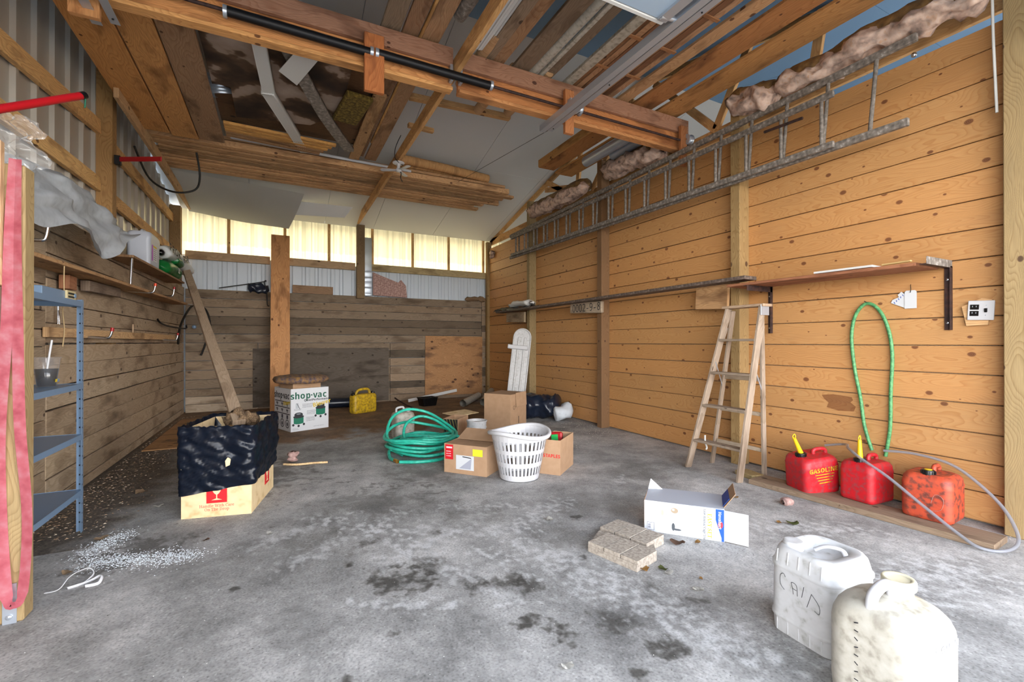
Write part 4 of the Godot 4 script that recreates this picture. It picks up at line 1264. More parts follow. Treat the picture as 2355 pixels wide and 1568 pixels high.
	single("cream_cloth", lumpy(curve([Vector3(3.98, 1.895, -7.85), Vector3(3.97, 1.92, -7.5), Vector3(3.97, 1.90, -7.0)], 5), 0.10, 0.055, 0.05, 31, 12, 9.0), M.white_sheet, "bundle of cream cloth lying on the black plastic sheet", "cloth")

	# outlet on a scrap of wood
	var ob := thing("outlet_plate", "tilted white outlet and switch plate on a scrap of wood beside the door post", "outlet", Vector3(4.125, 1.40, -1.28))
	part("wood_scrap", slab(PackedVector2Array([Vector2(-0.098, 0.04), Vector2(0.0, 0.09), Vector2(0.05, 0.08), Vector2(0.03, -0.085), Vector2(-0.075, -0.09)]), 0.022, Color(0.95, 0.78, 0.55)), M.lumber, ob, Vector3(-0.002, 0, 0), Vector3(0, -PI / 2, 0))
	var plate := part("plate", bx(Vector3(0.013, 0.128, 0.128), 0.004), M.white_plastic, ob, Vector3(-0.022, 0.01, 0.0), Vector3(0.05, 0, 0))
	for y in [0.021, -0.021]:
		var so := part("socket", bx(Vector3(0.006, 0.033, 0.044), 0.010), M.black_plastic, plate, Vector3(-0.006, y, -0.03))
		for z in [-0.009, 0.009]:
			part("slot", bx(Vector3(0.002, 0.010, 0.004), 0.0), M.galvanised, so, Vector3(-0.0035, 0.004, z))
	part("switch", bx(Vector3(0.014, 0.026, 0.014), 0.002), M.black_plastic, plate, Vector3(-0.008, 0, 0.026), Vector3(0, 0, 0.2))
	for y in [0.032, -0.032]:
		part("plate_screw", lathe(PackedVector2Array([Vector2(0, 0.002), Vector2(0.003, 0.002), Vector2(0.0035, 0)]), 8), M.galvanised, plate, Vector3(-0.0065, y, 0.026), Vector3(0, 0, PI / 2))

	# tags on a nail
	var t1 := thing("paper_tag", "blank white paper tag hanging on the pine wall", "tag", Vector3(4.128, 1.515, -1.665))
	part("card", slab(PackedVector2Array([Vector2(-0.036, -0.066), Vector2(0.036, -0.066), Vector2(0.036, 0.055), Vector2(0.026, 0.066), Vector2(-0.026, 0.066), Vector2(-0.036, 0.055)]), 0.0015), M.white_ink, t1, Vector3.ZERO, Vector3(0, -PI / 2, 0))
	part("safety_pin", tube(curve([Vector3(-0.004, 0.05, 0.0), Vector3(-0.006, 0.075, 0.004), Vector3(0.0, 0.10, 0.0), Vector3(0.008, 0.11, -0.002)], 4), 0.002, 5), M.dark_metal, t1)
	var t2 := thing("paper_tag", "small torn white tag with blue handwriting tilted beside the blank one", "tag", Vector3(4.132, 1.515, -1.735))
	part("card", slab(PackedVector2Array([Vector2(-0.052, -0.018), Vector2(0.034, -0.060), Vector2(0.048, 0.030), Vector2(0.012, 0.062), Vector2(-0.010, 0.040), Vector2(-0.002, 0.022), Vector2(-0.044, 0.004)]), 0.0015), M.white_ink, t2, Vector3.ZERO, Vector3(0, -PI / 2, 0))
	for k in 6:
		part("pen_stroke", bx(Vector3(0.001, 0.004, 0.014), 0.0), M.blue_ink, t2, Vector3(-0.0015, -0.018 + 0.013 * k, -0.030 + 0.013 * k), Vector3(0.9 + 0.6 * (k % 2), 0, 0))

	# green hose looped over a nail
	var hose := curve([Vector3(4.10, 0.36, -1.90), Vector3(4.11, 0.54, -1.955), Vector3(4.115, 0.757, -1.985), Vector3(4.12, 1.0, -2.03), Vector3(4.12, 1.25, -2.05), Vector3(4.12, 1.42, -2.02), Vector3(4.12, 1.505, -1.945), Vector3(4.12, 1.45, -1.86), Vector3(4.12, 1.30, -1.80), Vector3(4.12, 1.10, -1.775), Vector3(4.12, 0.83, -1.785), Vector3(4.12, 0.55, -1.79), Vector3(4.12, 0.33, -1.82)], 6)
	single("wall_hose", tube(hose, 0.0125, 10), M.hose_old_green, "faded green hose looped over a nail on the pine wall", "hose")
	single("hose_nail", tube(PackedVector3Array([Vector3(4.139, 1.512, -1.945), Vector3(4.09, 1.522, -1.945)]), 0.003, 6), M.dark_metal, "nail holding up the faded green hose", "nail")
	single("cord_run", tube(curve([Vector3(4.045, 3.40, -1.205), Vector3(4.04, 3.15, -1.20), Vector3(4.05, 2.9, -1.195), Vector3(4.06, 2.66, -1.19)], 6), 0.008, 6), M.white_sheet, "off-white cord running down the face of the wide door post", "cord")
	# brown water mark on one board
	# insulation stuffed on top of the wall
	var bt := [
		[[Vector3(4.03, 3.60, -3.05), Vector3(4.03, 3.53, -2.80), Vector3(4.03, 3.47, -2.62)], 0.14, 0.12, "short brown paper-faced batt of insulation stuffed behind the tan wall post"],
		[[Vector3(4.03, 3.53, -2.60), Vector3(4.03, 3.49, -2.2), Vector3(4.03, 3.52, -1.85), Vector3(4.03, 3.50, -1.5), Vector3(4.03, 3.47, -1.22)], 0.13, 0.10, "torn insulation batt bulging over the top of the pine wall by the door post"],
		[[Vector3(4.03, 3.58, -5.05), Vector3(4.03, 3.54, -4.5), Vector3(4.03, 3.50, -3.95)], 0.16, 0.12, "brown paper-faced insulation roll on the wall under the metal tubes"],
		[[Vector3(4.03, 3.55, -7.15), Vector3(4.03, 3.54, -6.4), Vector3(4.03, 3.52, -5.42)], 0.14, 0.12, "brown crumpled insulation batt on the wall near the rear ladder end"]]
	for i in bt.size():
		var b: Array = bt[i]
		var t := thing("insulation_batt", b[3], "insulation", Vector3.ZERO, 0.0, "insulation on top of the pine wall")
		var path := curve(b[0], 8)
		part("paper_facing", lumpy(path, b[1] * 0.85, b[2], 0.035, 60 + i, 16, 4.0), M.insulation_paper, t)
		var low := PackedVector3Array()
		for p in path:
			low.append(p + Vector3(-0.06, -0.06, 0.03))
		part("wool", lumpy(low, b[1] * 0.80, b[2] * 0.85, 0.10, 80 + i, 20, 6.0), M.insulation_wool, t)
	single("wool_tuft", lumpy(curve([Vector3(4.09, 3.02, -9.0), Vector3(4.08, 3.10, -9.02), Vector3(4.10, 3.18, -8.98)], 4), 0.05, 0.06, 0.05, 97, 10, 14.0), M.insulation_wool, "pink tuft of insulation wool in the rear corner of the pine wall", "insulation")


func thing_part(called: String, parent: Node, at: Vector3) -> Node3D:
	var o := Node3D.new()
	o.name = called
	parent.add_child(o, true)
	o.position = at
	return o


# ---------------------------------------------------------------- along the steel and plank wall

func hook(at: Vector3, reach: float, rise: float, label: String, tip: Material) -> void:
	var h := thing("utility_hook", label, "hook", at, 0.0, "chrome hooks with dipped tips")
	part("rod", tube(curve([Vector3(0, 0, 0), Vector3(reach * 0.5, -0.006, 0.0), Vector3(reach * 0.88, -0.008, 0), Vector3(reach, 0.012, 0), Vector3(reach + 0.012, rise, 0)], 5), 0.010, 8), M.chrome, h)
	part("dipped_tip", tube(PackedVector3Array([Vector3(reach + 0.011, rise - 0.008, 0), Vector3(reach + 0.014, rise + 0.022, 0)]), 0.0125, 8), tip, h)


func build_steel_wall_things() -> void:
	# standing post stub with a strap, close to the camera
	var fp := thing("strap_post", "square treated post near the camera with a pink strap hung on it", "post", Vector3(-1.058, 0, -2.755))
	plank("post", Vector3(0, 0, 0), Vector3(0, 1.965, 0), 0.145, 0.09, M.treated, fp, Color(0.72, 0.66, 0.54), Vector3.RIGHT, 0.006)
	plank("bare_board", Vector3(-0.022, 1.44, 0.064), Vector3(-0.022, 2.05, 0.064), 0.065, 0.036, M.lumber, fp, Color(0.98, 0.86, 0.72), Vector3.RIGHT)
	plank("painted_board", Vector3(-0.027, 1.08, 0.064), Vector3(-0.027, 1.437, 0.064), 0.06, 0.036, M.weathered, fp, Color(1.35, 1.38, 1.38), Vector3.RIGHT)
	part("base_strap", bx(Vector3(0.045, 0.17, 0.005), 0.001), M.galvanised, fp, Vector3(0.03, 0.085, 0.0485))
	for y in [0.03, 0.11]:
		part("bolt_head", lathe(PackedVector2Array([Vector2(0, 0.008), Vector2(0.010, 0.007), Vector2(0.011, 0)]), 8), M.galvanised, fp, Vector3(0.03, y, 0.051), Vector3(PI / 2, 0, 0))
	# strap: a flat loop of webbing
	var loop := curve([Vector3(-1.014, 1.985, -2.705), Vector3(-1.024, 1.65, -2.695), Vector3(-1.034, 1.25, -2.692), Vector3(-1.052, 0.80, -2.685), Vector3(-1.052, 0.40, -2.70), Vector3(-1.024, 0.13, -2.672), Vector3(-1.004, 0.092, -2.668), Vector3(-0.975, 0.14, -2.672), Vector3(-0.972, 0.45, -2.70), Vector3(-0.990, 0.85, -2.685), Vector3(-1.000, 1.25, -2.692), Vector3(-1.007, 1.65, -2.695), Vector3(-1.012, 1.985, -2.705)], 6)
	var sg := Geo.new()
	var rows := []
	for i in loop.size():
		var d := (loop[mini(i + 1, loop.size() - 1)] - loop[maxi(i - 1, 0)]).normalized()
		var w := 0.5 + 0.5 * sin(i * 0.31)
		var across := (d.cross(Vector3(0, 0, 1)).normalized() * (0.014 if i > 30 and i < 42 else 0.019) + Vector3(0, 0, 0.006 * w))
		rows.append(PackedVector3Array([loop[i] - across, loop[i] + across]))
	sg.sheet(rows, false)
	sg.sheet(rows, false, Rect2(0, 0, 1, 1), Color.WHITE, true)
	single("pink_strap", sg.done(), M.strap_cloth, "faded pink webbing strap hanging in a long loop on the near post", "strap")

	# blue steel shelving
	var su := thing("steel_shelving", "blue-grey perforated steel shelving unit behind the near post", "shelving", Vector3(-1.27, 0, -3.40))
	for sx in [-1.0, 1.0]:
		for sz in [-1.0, 1.0]:
			var p := thing_part("upright", su, Vector3(0.15 * sx, 0, 0.43 * sz))
			part("flange", bx(Vector3(0.032, 1.47, 0.002), 0.0), M.shelf_blue, p, Vector3(-0.016 * sx, 0.735, 0))
			part("web", bx(Vector3(0.002, 1.47, 0.032), 0.0), M.shelf_blue, p, Vector3(0, 0.735, -0.016 * sz))
			if sx > 0 and sz < 0:
				for k in 24:
					part("hole", bx(Vector3(0.003, 0.010, 0.007), 0.0), M.black, p, Vector3(-0.0003, 0.06 + 0.06 * k, 0.016))
					part("hole", bx(Vector3(0.007, 0.010, 0.003), 0.0), M.black, p, Vector3(-0.016, 0.06 + 0.06 * k, 0.0003))
	for y in [1.455, 0.935, 0.615, 0.265]:
		var s := thing_part("shelf", su, Vector3(0, y, 0))
		part("pan", bx(Vector3(0.30, 0.004, 0.86), 0.0), M.shelf_blue, s)
		for sx in [-1.0, 1.0]:
			part("lip", bx(Vector3(0.003, 0.034, 0.86), 0.0), M.shelf_blue, s, Vector3(0.15 * sx, -0.013, 0))
		for sz in [-1.0, 1.0]:
			part("lip", bx(Vector3(0.30, 0.034, 0.003), 0.0), M.shelf_blue, s, Vector3(0, -0.013, 0.43 * sz))
	# radio-like blue box on top
	var rb := thing("blue_metal_box", "small blue metal box with a beige grille on top of the steel shelving", "box", Vector3(-1.26, 1.458, -3.56))
	part("case", bx(Vector3(0.22, 0.05, 0.42), 0.003), M.shelf_blue, rb, Vector3(0, 0.026, 0))
	plain("beige_paint", Color(0.74, 0.68, 0.52), 0.5)
	part("face", bx(Vector3(0.012, 0.055, 0.13), 0.002), M.beige_paint, rb, Vector3(0.115, 0.028, -0.15))
	for i in 5:
		for j in 2:
			part("grille_hole", bx(Vector3(0.003, 0.012, 0.012), 0.0), M.black, rb, Vector3(0.1212, 0.018 + 0.020 * j, -0.105 - 0.018 * i))
	part("dial", lathe(PackedVector2Array([Vector2(0, 0.006), Vector2(0.013, 0.005), Vector2(0.014, 0)]), 14), M.shelf_blue, rb, Vector3(0.121, 0.03, -0.198), Vector3(0, 0, -PI / 2))
	# soda cup
	var cup := thing("soda_cup", "clear plastic cup of dark soda with a white straw on the steel shelving", "cup", Vector3(-1.235, 0.938, -3.66))
	part("wall", lathe(PackedVector2Array([Vector2(0, 0.002), Vector2(0.042, 0.002), Vector2(0.052, 0.09), Vector2(0.060, 0.165), Vector2(0.066, 0.168), Vector2(0.066, 0.174), Vector2(0.058, 0.174)]), 28), M.cup_plastic, cup)
	plain("cola", Color(0.045, 0.018, 0.012), 0.1)
	part("drink", lathe(PackedVector2Array([Vector2(0, 0.004), Vector2(0.0405, 0.004), Vector2(0.0515, 0.105), Vector2(0.0, 0.105)]), 28), M.cola, cup)
	part("straw", tube(PackedVector3Array([Vector3(-0.005, 0.02, 0.01), Vector3(0.016, 0.275, -0.02)]), 0.0055, 8), M.white_plastic, cup)
	for k in 2:
		part("print_patch", bx(Vector3(0.002, 0.018, 0.022), 0.0), [M.yellow_ink, M.shelf_blue][k], cup, Vector3(0.0475, 0.035, 0.014 - 0.03 * k), Vector3(0, 0, -0.12))

	# shelves of plank on the wall
	lone_plank("wall_shelf", "long narrow wooden shelf board low on the plank wall under the grey sack", "shelf", Vector3(-1.345, 1.70, -3.35), Vector3(-1.345, 1.775, -8.35), 0.026, 0.20, M.lumber, Color(0.58, 0.44, 0.30))
	lone_plank("wall_shelf", "upper wooden shelf board carrying the grey jug and the seed bag", "shelf", Vector3(-1.345, 2.015, -5.48), Vector3(-1.345, 2.06, -8.05), 0.024, 0.21, M.lumber, Color(0.46, 0.36, 0.26))
	lone_plank("hook_batten", "pale wooden batten with chrome hooks on the plank wall", "batten", Vector3(-1.43, 1.27, -4.22), Vector3(-1.43, 1.27, -8.4), 0.07, 0.035, M.lumber, Color(0.86, 0.74, 0.56))
	lone_plank("dark_block", "dark grey wooden block hanging under the long narrow shelf", "block", Vector3(-1.40, 1.655, -4.82), Vector3(-1.40, 1.675, -5.62), 0.085, 0.06, M.weathered, Color(0.46, 0.42, 0.42))
	lone_plank("red_block", "small red-brown wooden block under the long narrow shelf", "block", Vector3(-1.40, 1.64, -4.42), Vector3(-1.40, 1.64, -4.56), 0.10, 0.06, M.lumber, Color(0.42, 0.24, 0.17))
	hook(Vector3(-1.42, 1.245, -4.93), 0.15, 0.055, "chrome hook with a red tip on the batten, closest to the shelving", M.red_plastic)
	hook(Vector3(-1.42, 1.235, -7.62), 0.16, 0.07, "chrome hook with a red tip at the far end of the batten", M.red_plastic)
	plain("orange_dip", Color(0.85, 0.25, 0.10), 0.4)
	hook(Vector3(-1.42, 1.735, -6.05), 0.22, 0.07, "chrome hook with an orange tip under the long shelf, in front of the leaning board", M.orange_dip)
	hook(Vector3(-1.43, 1.80, -7.2), 0.20, 0.09, "chrome hook with a red tip just under the seed bag", M.red_plastic)
	hook(Vector3(-1.42, 1.80, -3.60), 0.20, 0.10, "large chrome hook with an orange tip beside the pink strap", M.orange_dip)
	hook(Vector3(-1.42, 1.80, -8.75), 0.22, 0.08, "chrome hook with a red tip in the rear corner holding a black hose", M.red_plastic)
	single("chrome_rod", tube(PackedVector3Array([Vector3(-1.27, 1.74, -5.50), Vector3(-1.265, 2.0, -5.52)]), 0.012, 8), M.chrome, "upright chrome rod between the two wall shelf boards", "rod")
	single("black_bracket", tube(curve([Vector3(-1.42, 1.50, -7.35), Vector3(-1.40, 1.45, -7.45), Vector3(-1.38, 1.42, -7.9), Vector3(-1.30, 1.41, -8.5), Vector3(-1.29, 1.46, -8.52)], 4), 0.012, 6), M.dark_metal, "black wire hook on the plank wall near the rear corner", "hook")
	single("black_hose", tube(curve([Vector3(-1.34, 1.18, -8.2), Vector3(-1.36, 1.45, -8.5), Vector3(-1.30, 1.72, -8.8), Vector3(-1.22, 1.82, -8.95), Vector3(-1.10, 1.72, -9.1), Vector3(-1.06, 1.45, -9.2), Vector3(-1.14, 1.15, -9.25), Vector3(-1.20, 0.98, -9.28)], 6), 0.016, 8), M.cable, "black hose draped over the hook in the rear corner", "hose")
	single("blue_peg", lathe(PackedVector2Array([Vector2(0, 0.10), Vector2(0.03, 0.098), Vector2(0.032, 0.06), Vector2(0.02, 0.05), Vector2(0.018, 0)]), 12), M.shelf_blue, "small pale blue knob on the rear plank wall in the corner", "knob", Vector3(-1.30, 1.46, -9.39), Vector3(PI / 2, 0, 0))
	# tool and twine
	var pl := thing("pliers", "small steel pliers hanging from a nail on the plank wall", "pliers", Vector3(-1.425, 1.33, -4.40))
	for s in [-1.0, 1.0]:
		part("handle", tube(curve([Vector3(0, 0.10, 0.002 * s), Vector3(0.003, 0.05, 0.010 * s), Vector3(0.004, 0.0, 0.014 * s)], 4), 0.006, 6), M.chrome, pl)
	part("jaw", tube(PackedVector3Array([Vector3(0, 0.10, 0), Vector3(0, 0.15, 0)]), 0.006, 6), M.galvanised, pl)
	single("twine", tube(curve([Vector3(-1.24, 1.69, -3.92), Vector3(-1.245, 1.60, -3.93), Vector3(-1.24, 1.48, -3.92), Vector3(-1.25, 1.40, -3.93), Vector3(-1.245, 1.28, -3.94), Vector3(-1.25, 1.17, -3.93)], 5), 0.0035, 5), M.twine, "knotted length of twine hanging from the long narrow shelf", "twine")
	single("clothes_peg", bx(Vector3(0.012, 0.09, 0.012), 0.002, 1), M.lumber, "small pale clothes peg above the batten", "peg", Vector3(-1.42, 1.35, -6.25))

	# grey jug with a label
	var jug := thing("herbicide_jug", "grey plastic jug with a purple and yellow label on the upper shelf", "jug", Vector3(-1.335, 2.035, -6.28), 0.0)
	var rings := []
	for r in [[0.0, 0.19, 0.40, 0.03], [0.01, 0.20, 0.42, 0.035], [0.26, 0.205, 0.44, 0.04], [0.275, 0.215, 0.45, 0.04], [0.32, 0.21, 0.445, 0.05], [0.345, 0.18, 0.40, 0.06]]:
		rings.append(rrect(r[1], r[2], r[3], r[0], 5))
	plain("grey_plastic", Color(0.66, 0.68, 0.72), 0.45)
	part("body", loft(rings), M.grey_plastic, jug)
	part("handle", tube(curve([Vector3(0, 0.33, 0.12), Vector3(0, 0.375, 0.07), Vector3(0, 0.38, -0.05), Vector3(0, 0.34, -0.10)], 5), 0.016, 8), M.grey_plastic, jug)
	part("label_sheet", bx(Vector3(0.003, 0.17, 0.20), 0.0), M.white_ink, jug, Vector3(0.1035, 0.13, 0.045))
	plain("purple_ink", Color(0.62, 0.25, 0.62), 0.6)
	part("label_band", bx(Vector3(0.003, 0.17, 0.035), 0.0), M.purple_ink, jug, Vector3(0.1045, 0.13, 0.14))
	part("label_stripe", bx(Vector3(0.003, 0.02, 0.15), 0.0), M.yellow_ink, jug, Vector3(0.1045, 0.205, 0.035))
	for k in 6:
		part("label_line", bx(Vector3(0.003, 0.004, 0.13 - 0.012 * (k % 3)), 0.0), M.ink, jug, Vector3(0.1045, 0.18 - 0.022 * k, 0.035))
	# seed bag: two folded halves
	var bag := thing("seed_bag", "crumpled green and white seed bag slumped on the upper shelf", "bag", Vector3(-1.32, 2.045, -7.35))
	plain("bag_green", Color(0.02, 0.38, 0.16), 0.3)
	plain("bag_white", Color(0.78, 0.80, 0.80), 0.35)
	part("lower_half", lumpy(curve([Vector3(0, 0.10, 0.36), Vector3(0.01, 0.11, 0.1), Vector3(0.01, 0.10, -0.25), Vector3(0, 0.09, -0.45)], 5), 0.10, 0.09, 0.02, 131, 16, 6.0), M.bag_green, bag)
	part("upper_half", lumpy(curve([Vector3(0.0, 0.26, 0.40), Vector3(0.02, 0.30, 0.1), Vector3(0.04, 0.27, -0.35), Vector3(0.10, 0.20, -0.90)], 5), 0.11, 0.085, 0.025, 132, 16, 6.0), M.bag_white, bag)
	part("green_panel", lumpy(curve([Vector3(0.05, 0.235, 0.0), Vector3(0.06, 0.24, -0.1), Vector3(0.07, 0.22, -0.38)], 4), 0.075, 0.055, 0.02, 133, 10, 6.0), M.bag_green, bag)
	part("lettering", lettering("PROK", 0.10, true), M.ink, bag, Vector3(0.125, 0.31, 0.22), Vector3(-0.15, PI / 2 - 0.15, -0.2))
	part("lettering", lettering("PAR", 0.10, true), M.ink, bag, Vector3(0.162, 0.29, -0.28), Vector3(-0.15, PI / 2 - 0.1, 0.15))
	part("lettering", lettering("22", 0.07, true), M.white_ink, bag, Vector3(0.122, 0.10, -0.05), Vector3(0, PI / 2, 0))

	# woven sack draped over the shelf
	var nz := noise(205, 1.1, 3)
	var rws := []
	for i in 15:
		var v := i / 14.0
		var ring := PackedVector3Array()
		for j in 41:
			var u := j / 40.0
			var z := lerpf(-3.05, -5.12, u)
			var ytop := 2.16 + 0.22 * sin(clampf(u, 0, 1) * 2.2) - 0.13 * maxf(0.0, u - 0.75) * 4.0
			var ybot := 1.93 - 0.10 * exp(-pow((u - 0.62) / 0.15, 2.0)) + 0.26 * maxf(0.0, u - 0.75) * 4.0 * 0.8 - 0.10 * exp(-pow((u - 0.1) / 0.12, 2.0))
			var fold := nz.get_noise_2d(u * 1.6 + v * 2.4, v * 1.3 - u * 2.0)
			var y := lerpf(ytop, ybot, pow(v, 1.3)) + fold * 0.03
			var x := lerpf(-1.43, -1.15, pow(v, 0.45)) + fold * 0.07 + 0.05 * sin(u * 14.0 + v * 5.0) * v * (1.0 - v)
			if v > 0.85:
				x += 0.03 * (v - 0.85) / 0.15
			ring.append(Vector3(x, y, z - v * 0.08 * sin(u * 5.0)))
		rws.append(ring)
	var sk := Geo.new()
	sk.sheet(rws, false)
	sk.sheet(rws, false, Rect2(0, 0, 1, 1), Color.WHITE, true)
	single("grey_sack", sk.done(), M.woven_sack, "grey woven plastic sack draped over the long shelf on the plank wall", "sack")
	# clear bag
	var cb := Geo.new()
	var nb := noise(207, 1.6, 3)
	rws = []
	for i in 28:
		var ring := PackedVector3Array()
		for j in 32:
			var u := j / 31.0
			var v := i / 27.0
			var p := Vector3(-1.22, 2.27, -2.97).lerp(Vector3(-1.06, 2.27, -3.02), u).lerp(Vector3(-1.22, 2.02, -2.97).lerp(Vector3(-1.035, 2.045, -3.06), u), v)
			ring.append(p + Vector3(nb.get_noise_2d(u * 1.2, v * 1.6) * 0.05, 0.02 * nb.get_noise_2d(u * 2, 7.0), nb.get_noise_2d(v * 1.5, u * 1.2 + 9.0) * 0.06))
		rws.append(ring)
	cb.sheet(rws, false)
	single("clear_bag", cb.done(), M.clear_film, "crumpled clear plastic bag above the near post", "bag")
	# red rod with a green string
	var rr := thing("red_rod", "red tube sticking into view above the clear bag, green string at its end", "rod", Vector3(-1.13, 2.19, -2.70))
	part("tube_body", tube(PackedVector3Array([Vector3(-0.02, -0.045, 0.0), Vector3(0.212, 0.28, -0.40)]), 0.018, 12), M.red_plastic, rr)
	part("end_ring", tube(PackedVector3Array([Vector3(0.210, 0.277, -0.397), Vector3(0.222, 0.294, -0.417)]), 0.0185, 12), M.black_plastic, rr)
	part("string", tube(curve([Vector3(0.216, 0.285, -0.41), Vector3(0.226, 0.27, -0.41), Vector3(0.224, 0.225, -0.41)], 4), 0.004, 5), M.green_ink, rr)
	var ra := thing("red_bracket", "flat red metal arm fixed to the brown post on the steel wall", "bracket", Vector3(-1.42, 2.99, -5.75))
	plank("blade", Vector3(0, 0.01, 0), Vector3(0.40, -0.03, 0.32), 0.045, 0.012, M.red_plastic, ra)
	part("mount", bx(Vector3(0.05, 0.09, 0.05), 0.004), M.dark_metal, ra, Vector3(-0.01, 0.0, -0.01))


# ---------------------------------------------------------------- against the rear wall

func build_rear_things() -> void:
	single("grey_plywood", bx(Vector3(2.40, 1.06, 0.014), 0.002, 0, Color(0.26, 0.27, 0.29)), M.weathered, "dark grey weathered plywood sheet fixed low on the rear wall behind the yellow can", "plywood", Vector3(0.76, 0.56, -9.389))
	single("tan_plywood", bx(Vector3(1.30, 1.26, 0.016), 0.002, 0, Color(0.78, 0.68, 0.58)), M.plywood, "tan stained plywood square leaning on the rear wall near the pine corner", "plywood", Vector3(3.36, 0.70, -9.375), Vector3(-0.01, 0, -0.01))
	lone_plank("wide_plank", "wide brown plank standing on end against the rear wall behind the vacuum carton", "plank", Vector3(-0.005, 0.0, -8.50), Vector3(0.0, 3.14, -9.30), 0.30, 0.038, M.lumber, Color(0.80, 0.54, 0.33), Vector3.RIGHT)
	var foil := Geo.new()
	var rows := []
	for i in 30:
		var y := 2.12 + 1.14 * i / 29.0
		var out := 0.006 * sin(i * 2.4) if i < 12 else 0.001 * sin(i)
		rows.append(PackedVector3Array([Vector3(1.475, y, -9.30 + out), Vector3(1.54, y, -9.294 + out), Vector3(1.61, y, -9.30 + out)]))
	foil.sheet(rows, false)
	foil.sheet(rows, false, Rect2(0, 0, 1, 1), Color.WHITE, true)
	single("foil_strip", foil.done(), M.galvanised, "silver foil strip hanging beside the rear post", "foil")
	var foam := PackedVector2Array([Vector2(-0.36, -0.20), Vector2(0.32, -0.22), Vector2(0.30, 0.02), Vector2(0.20, 0.14), Vector2(0.14, 0.08), Vector2(-0.36, 0.26)])
	single("foam_board", slab(foam, 0.03), M.painted_stone, "pinkish foam board scrap standing on the plank ledge beside the foil strip", "foam board", Vector3(2.0, 2.335, -9.36), Vector3(-0.06, 0, 0))
	lone_plank("ledge_board", "short brown board standing on the ledge behind the wide plank", "board", Vector3(0.20, 2.19, -9.385), Vector3(0.90, 2.185, -9.385), 0.15, 0.02, M.weathered, Color(0.66, 0.52, 0.42))
	single("wire_rod", tube(curve([Vector3(-0.95, 2.14, -9.34), Vector3(-0.30, 2.28, -9.34), Vector3(-0.24, 2.31, -9.33), Vector3(-0.26, 2.27, -9.32), Vector3(-0.22, 2.1, -9.32), Vector3(-0.21, 1.88, -9.34), Vector3(-0.18, 1.86, -9.34)], 4), 0.009, 6), M.dark_metal, "bent dark wire rod lying on the ledge left of the wide plank", "rod")
	single("black_rubbish", lumpy(curve([Vector3(-0.52, 2.16, -9.36), Vector3(-0.38, 2.18, -9.36), Vector3(-0.18, 2.14, -9.36)], 4), 0.03, 0.07, 0.08, 221, 10, 12.0), M.bag_plastic, "black scrunched plastic on the ledge beside the wire rod", "plastic")
	single("dry_debris", lumpy(curve([Vector3(3.6, 2.14, -9.37), Vector3(3.9, 2.16, -9.37), Vector3(4.1, 2.15, -9.37)], 4), 0.03, 0.05, 0.06, 222, 10, 14.0), M.crumb, "clump of dry debris on the ledge in the pine corner", "debris")
	# on the floor by the wall
	single("black_pipe", tube(PackedVector3Array([Vector3(0.55, 0.09, -8.95), Vector3(1.25, 0.09, -8.90)]), 0.085, 18), M.bag_plastic, "thick black pipe lying on the floor behind the yellow can", "pipe")
	var bb := thing("black_tray", "small black slotted plastic tray on the floor under the white trim", "tray", Vector3(2.50, 0, -8.48), 0.25)
	var rings := []
	for r in [[0.0, 0.28, 0.20], [0.15, 0.33, 0.25]]:
		rings.append(rrect(r[1], r[2], 0.03, r[0], 4))
	var g := Geo.new()
	add_loft(g, rings, Color.WHITE, true, false)
	var inner := []
	for r in [[0.15, 0.33, 0.25], [0.148, 0.31, 0.23], [0.01, 0.26, 0.18]]:
		inner.append(rrect(r[1], r[2], 0.028, r[0], 4))
	add_loft(g, inner, Color.WHITE, false, true)
	part("tub", g.done(), M.black_plastic, bb)
	for k in 7:
		part("rib", bx(Vector3(0.006, 0.13, 0.006), 0.0), M.black_plastic, bb, Vector3(-0.12 + 0.04 * k, 0.08, 0.115), Vector3(0.16, 0, 0))
	part("rim", tube(rrect(0.335, 0.255, 0.03, 0.15, 4), 0.008, 6, true), M.black_plastic, bb)
	lone_plank("white_trim", "long white trim board propped over the floor near the black tray", "trim board", Vector3(2.25, 0.05, -8.95), Vector3(3.38, 0.17, -9.30), 0.06, 0.03, M.white_sheet)
	single("crowbar", tube(curve([Vector3(2.02, 0.10, -9.1), Vector3(2.06, 0.06, -8.9), Vector3(2.10, 0.03, -8.5), Vector3(2.14, 0.015, -8.15)], 4), 0.014, 8), M.rusty_iron, "rusty crowbar lying on the dirt behind the small cream jug", "crowbar")
	for k in 2:
		var path := [Vector3(3.02 + 0.34 * k, 0.07 + 0.02 * k, -7.95 + 0.15 * k), Vector3(3.72 + 0.30 * k, 0.08 + 0.08 * k, -8.9)]
		var gg := Geo.new()
		add_tube(gg, PackedVector3Array(path), 0.07, 8, false, Color.WHITE, false)
		add_tube(gg, PackedVector3Array([path[1], path[0]]), 0.055, 8, false, Color.WHITE, false)
		single("white_gutter_pipe", gg.done(), M.old_jug, ["short cream drain pipe lying on the floor left of the tall carton", "second cream drain pipe partly hidden by the tall carton"][k], "pipe", Vector3.ZERO, Vector3.ZERO, "cream drain pipes by the rear wall")
	# white plastic board with cross bars leaning on the pine wall
	var wb := thing("plastic_board", "long white plastic board with a rounded top and cross bars leaning on the pine wall", "board", Vector3(3.62, 0.0, -7.05))
	var pts := PackedVector2Array([Vector2(-0.15, 0.0), Vector2(0.15, 0.0), Vector2(0.15, 1.30)])
	for k in 13:
		var a := PI * k / 12.0
		pts.append(Vector2(cos(a) * 0.15, 1.30 + sin(a) * 0.16))
	pts.append(Vector2(-0.15, 1.30))
	var lean := Vector3(-0.16, -0.55, -0.10)
	var bw := thing_part("panel", wb, Vector3.ZERO)
	bw.rotation = lean
	part("sheet", slab(pts, 0.02), M.white_jug, bw)
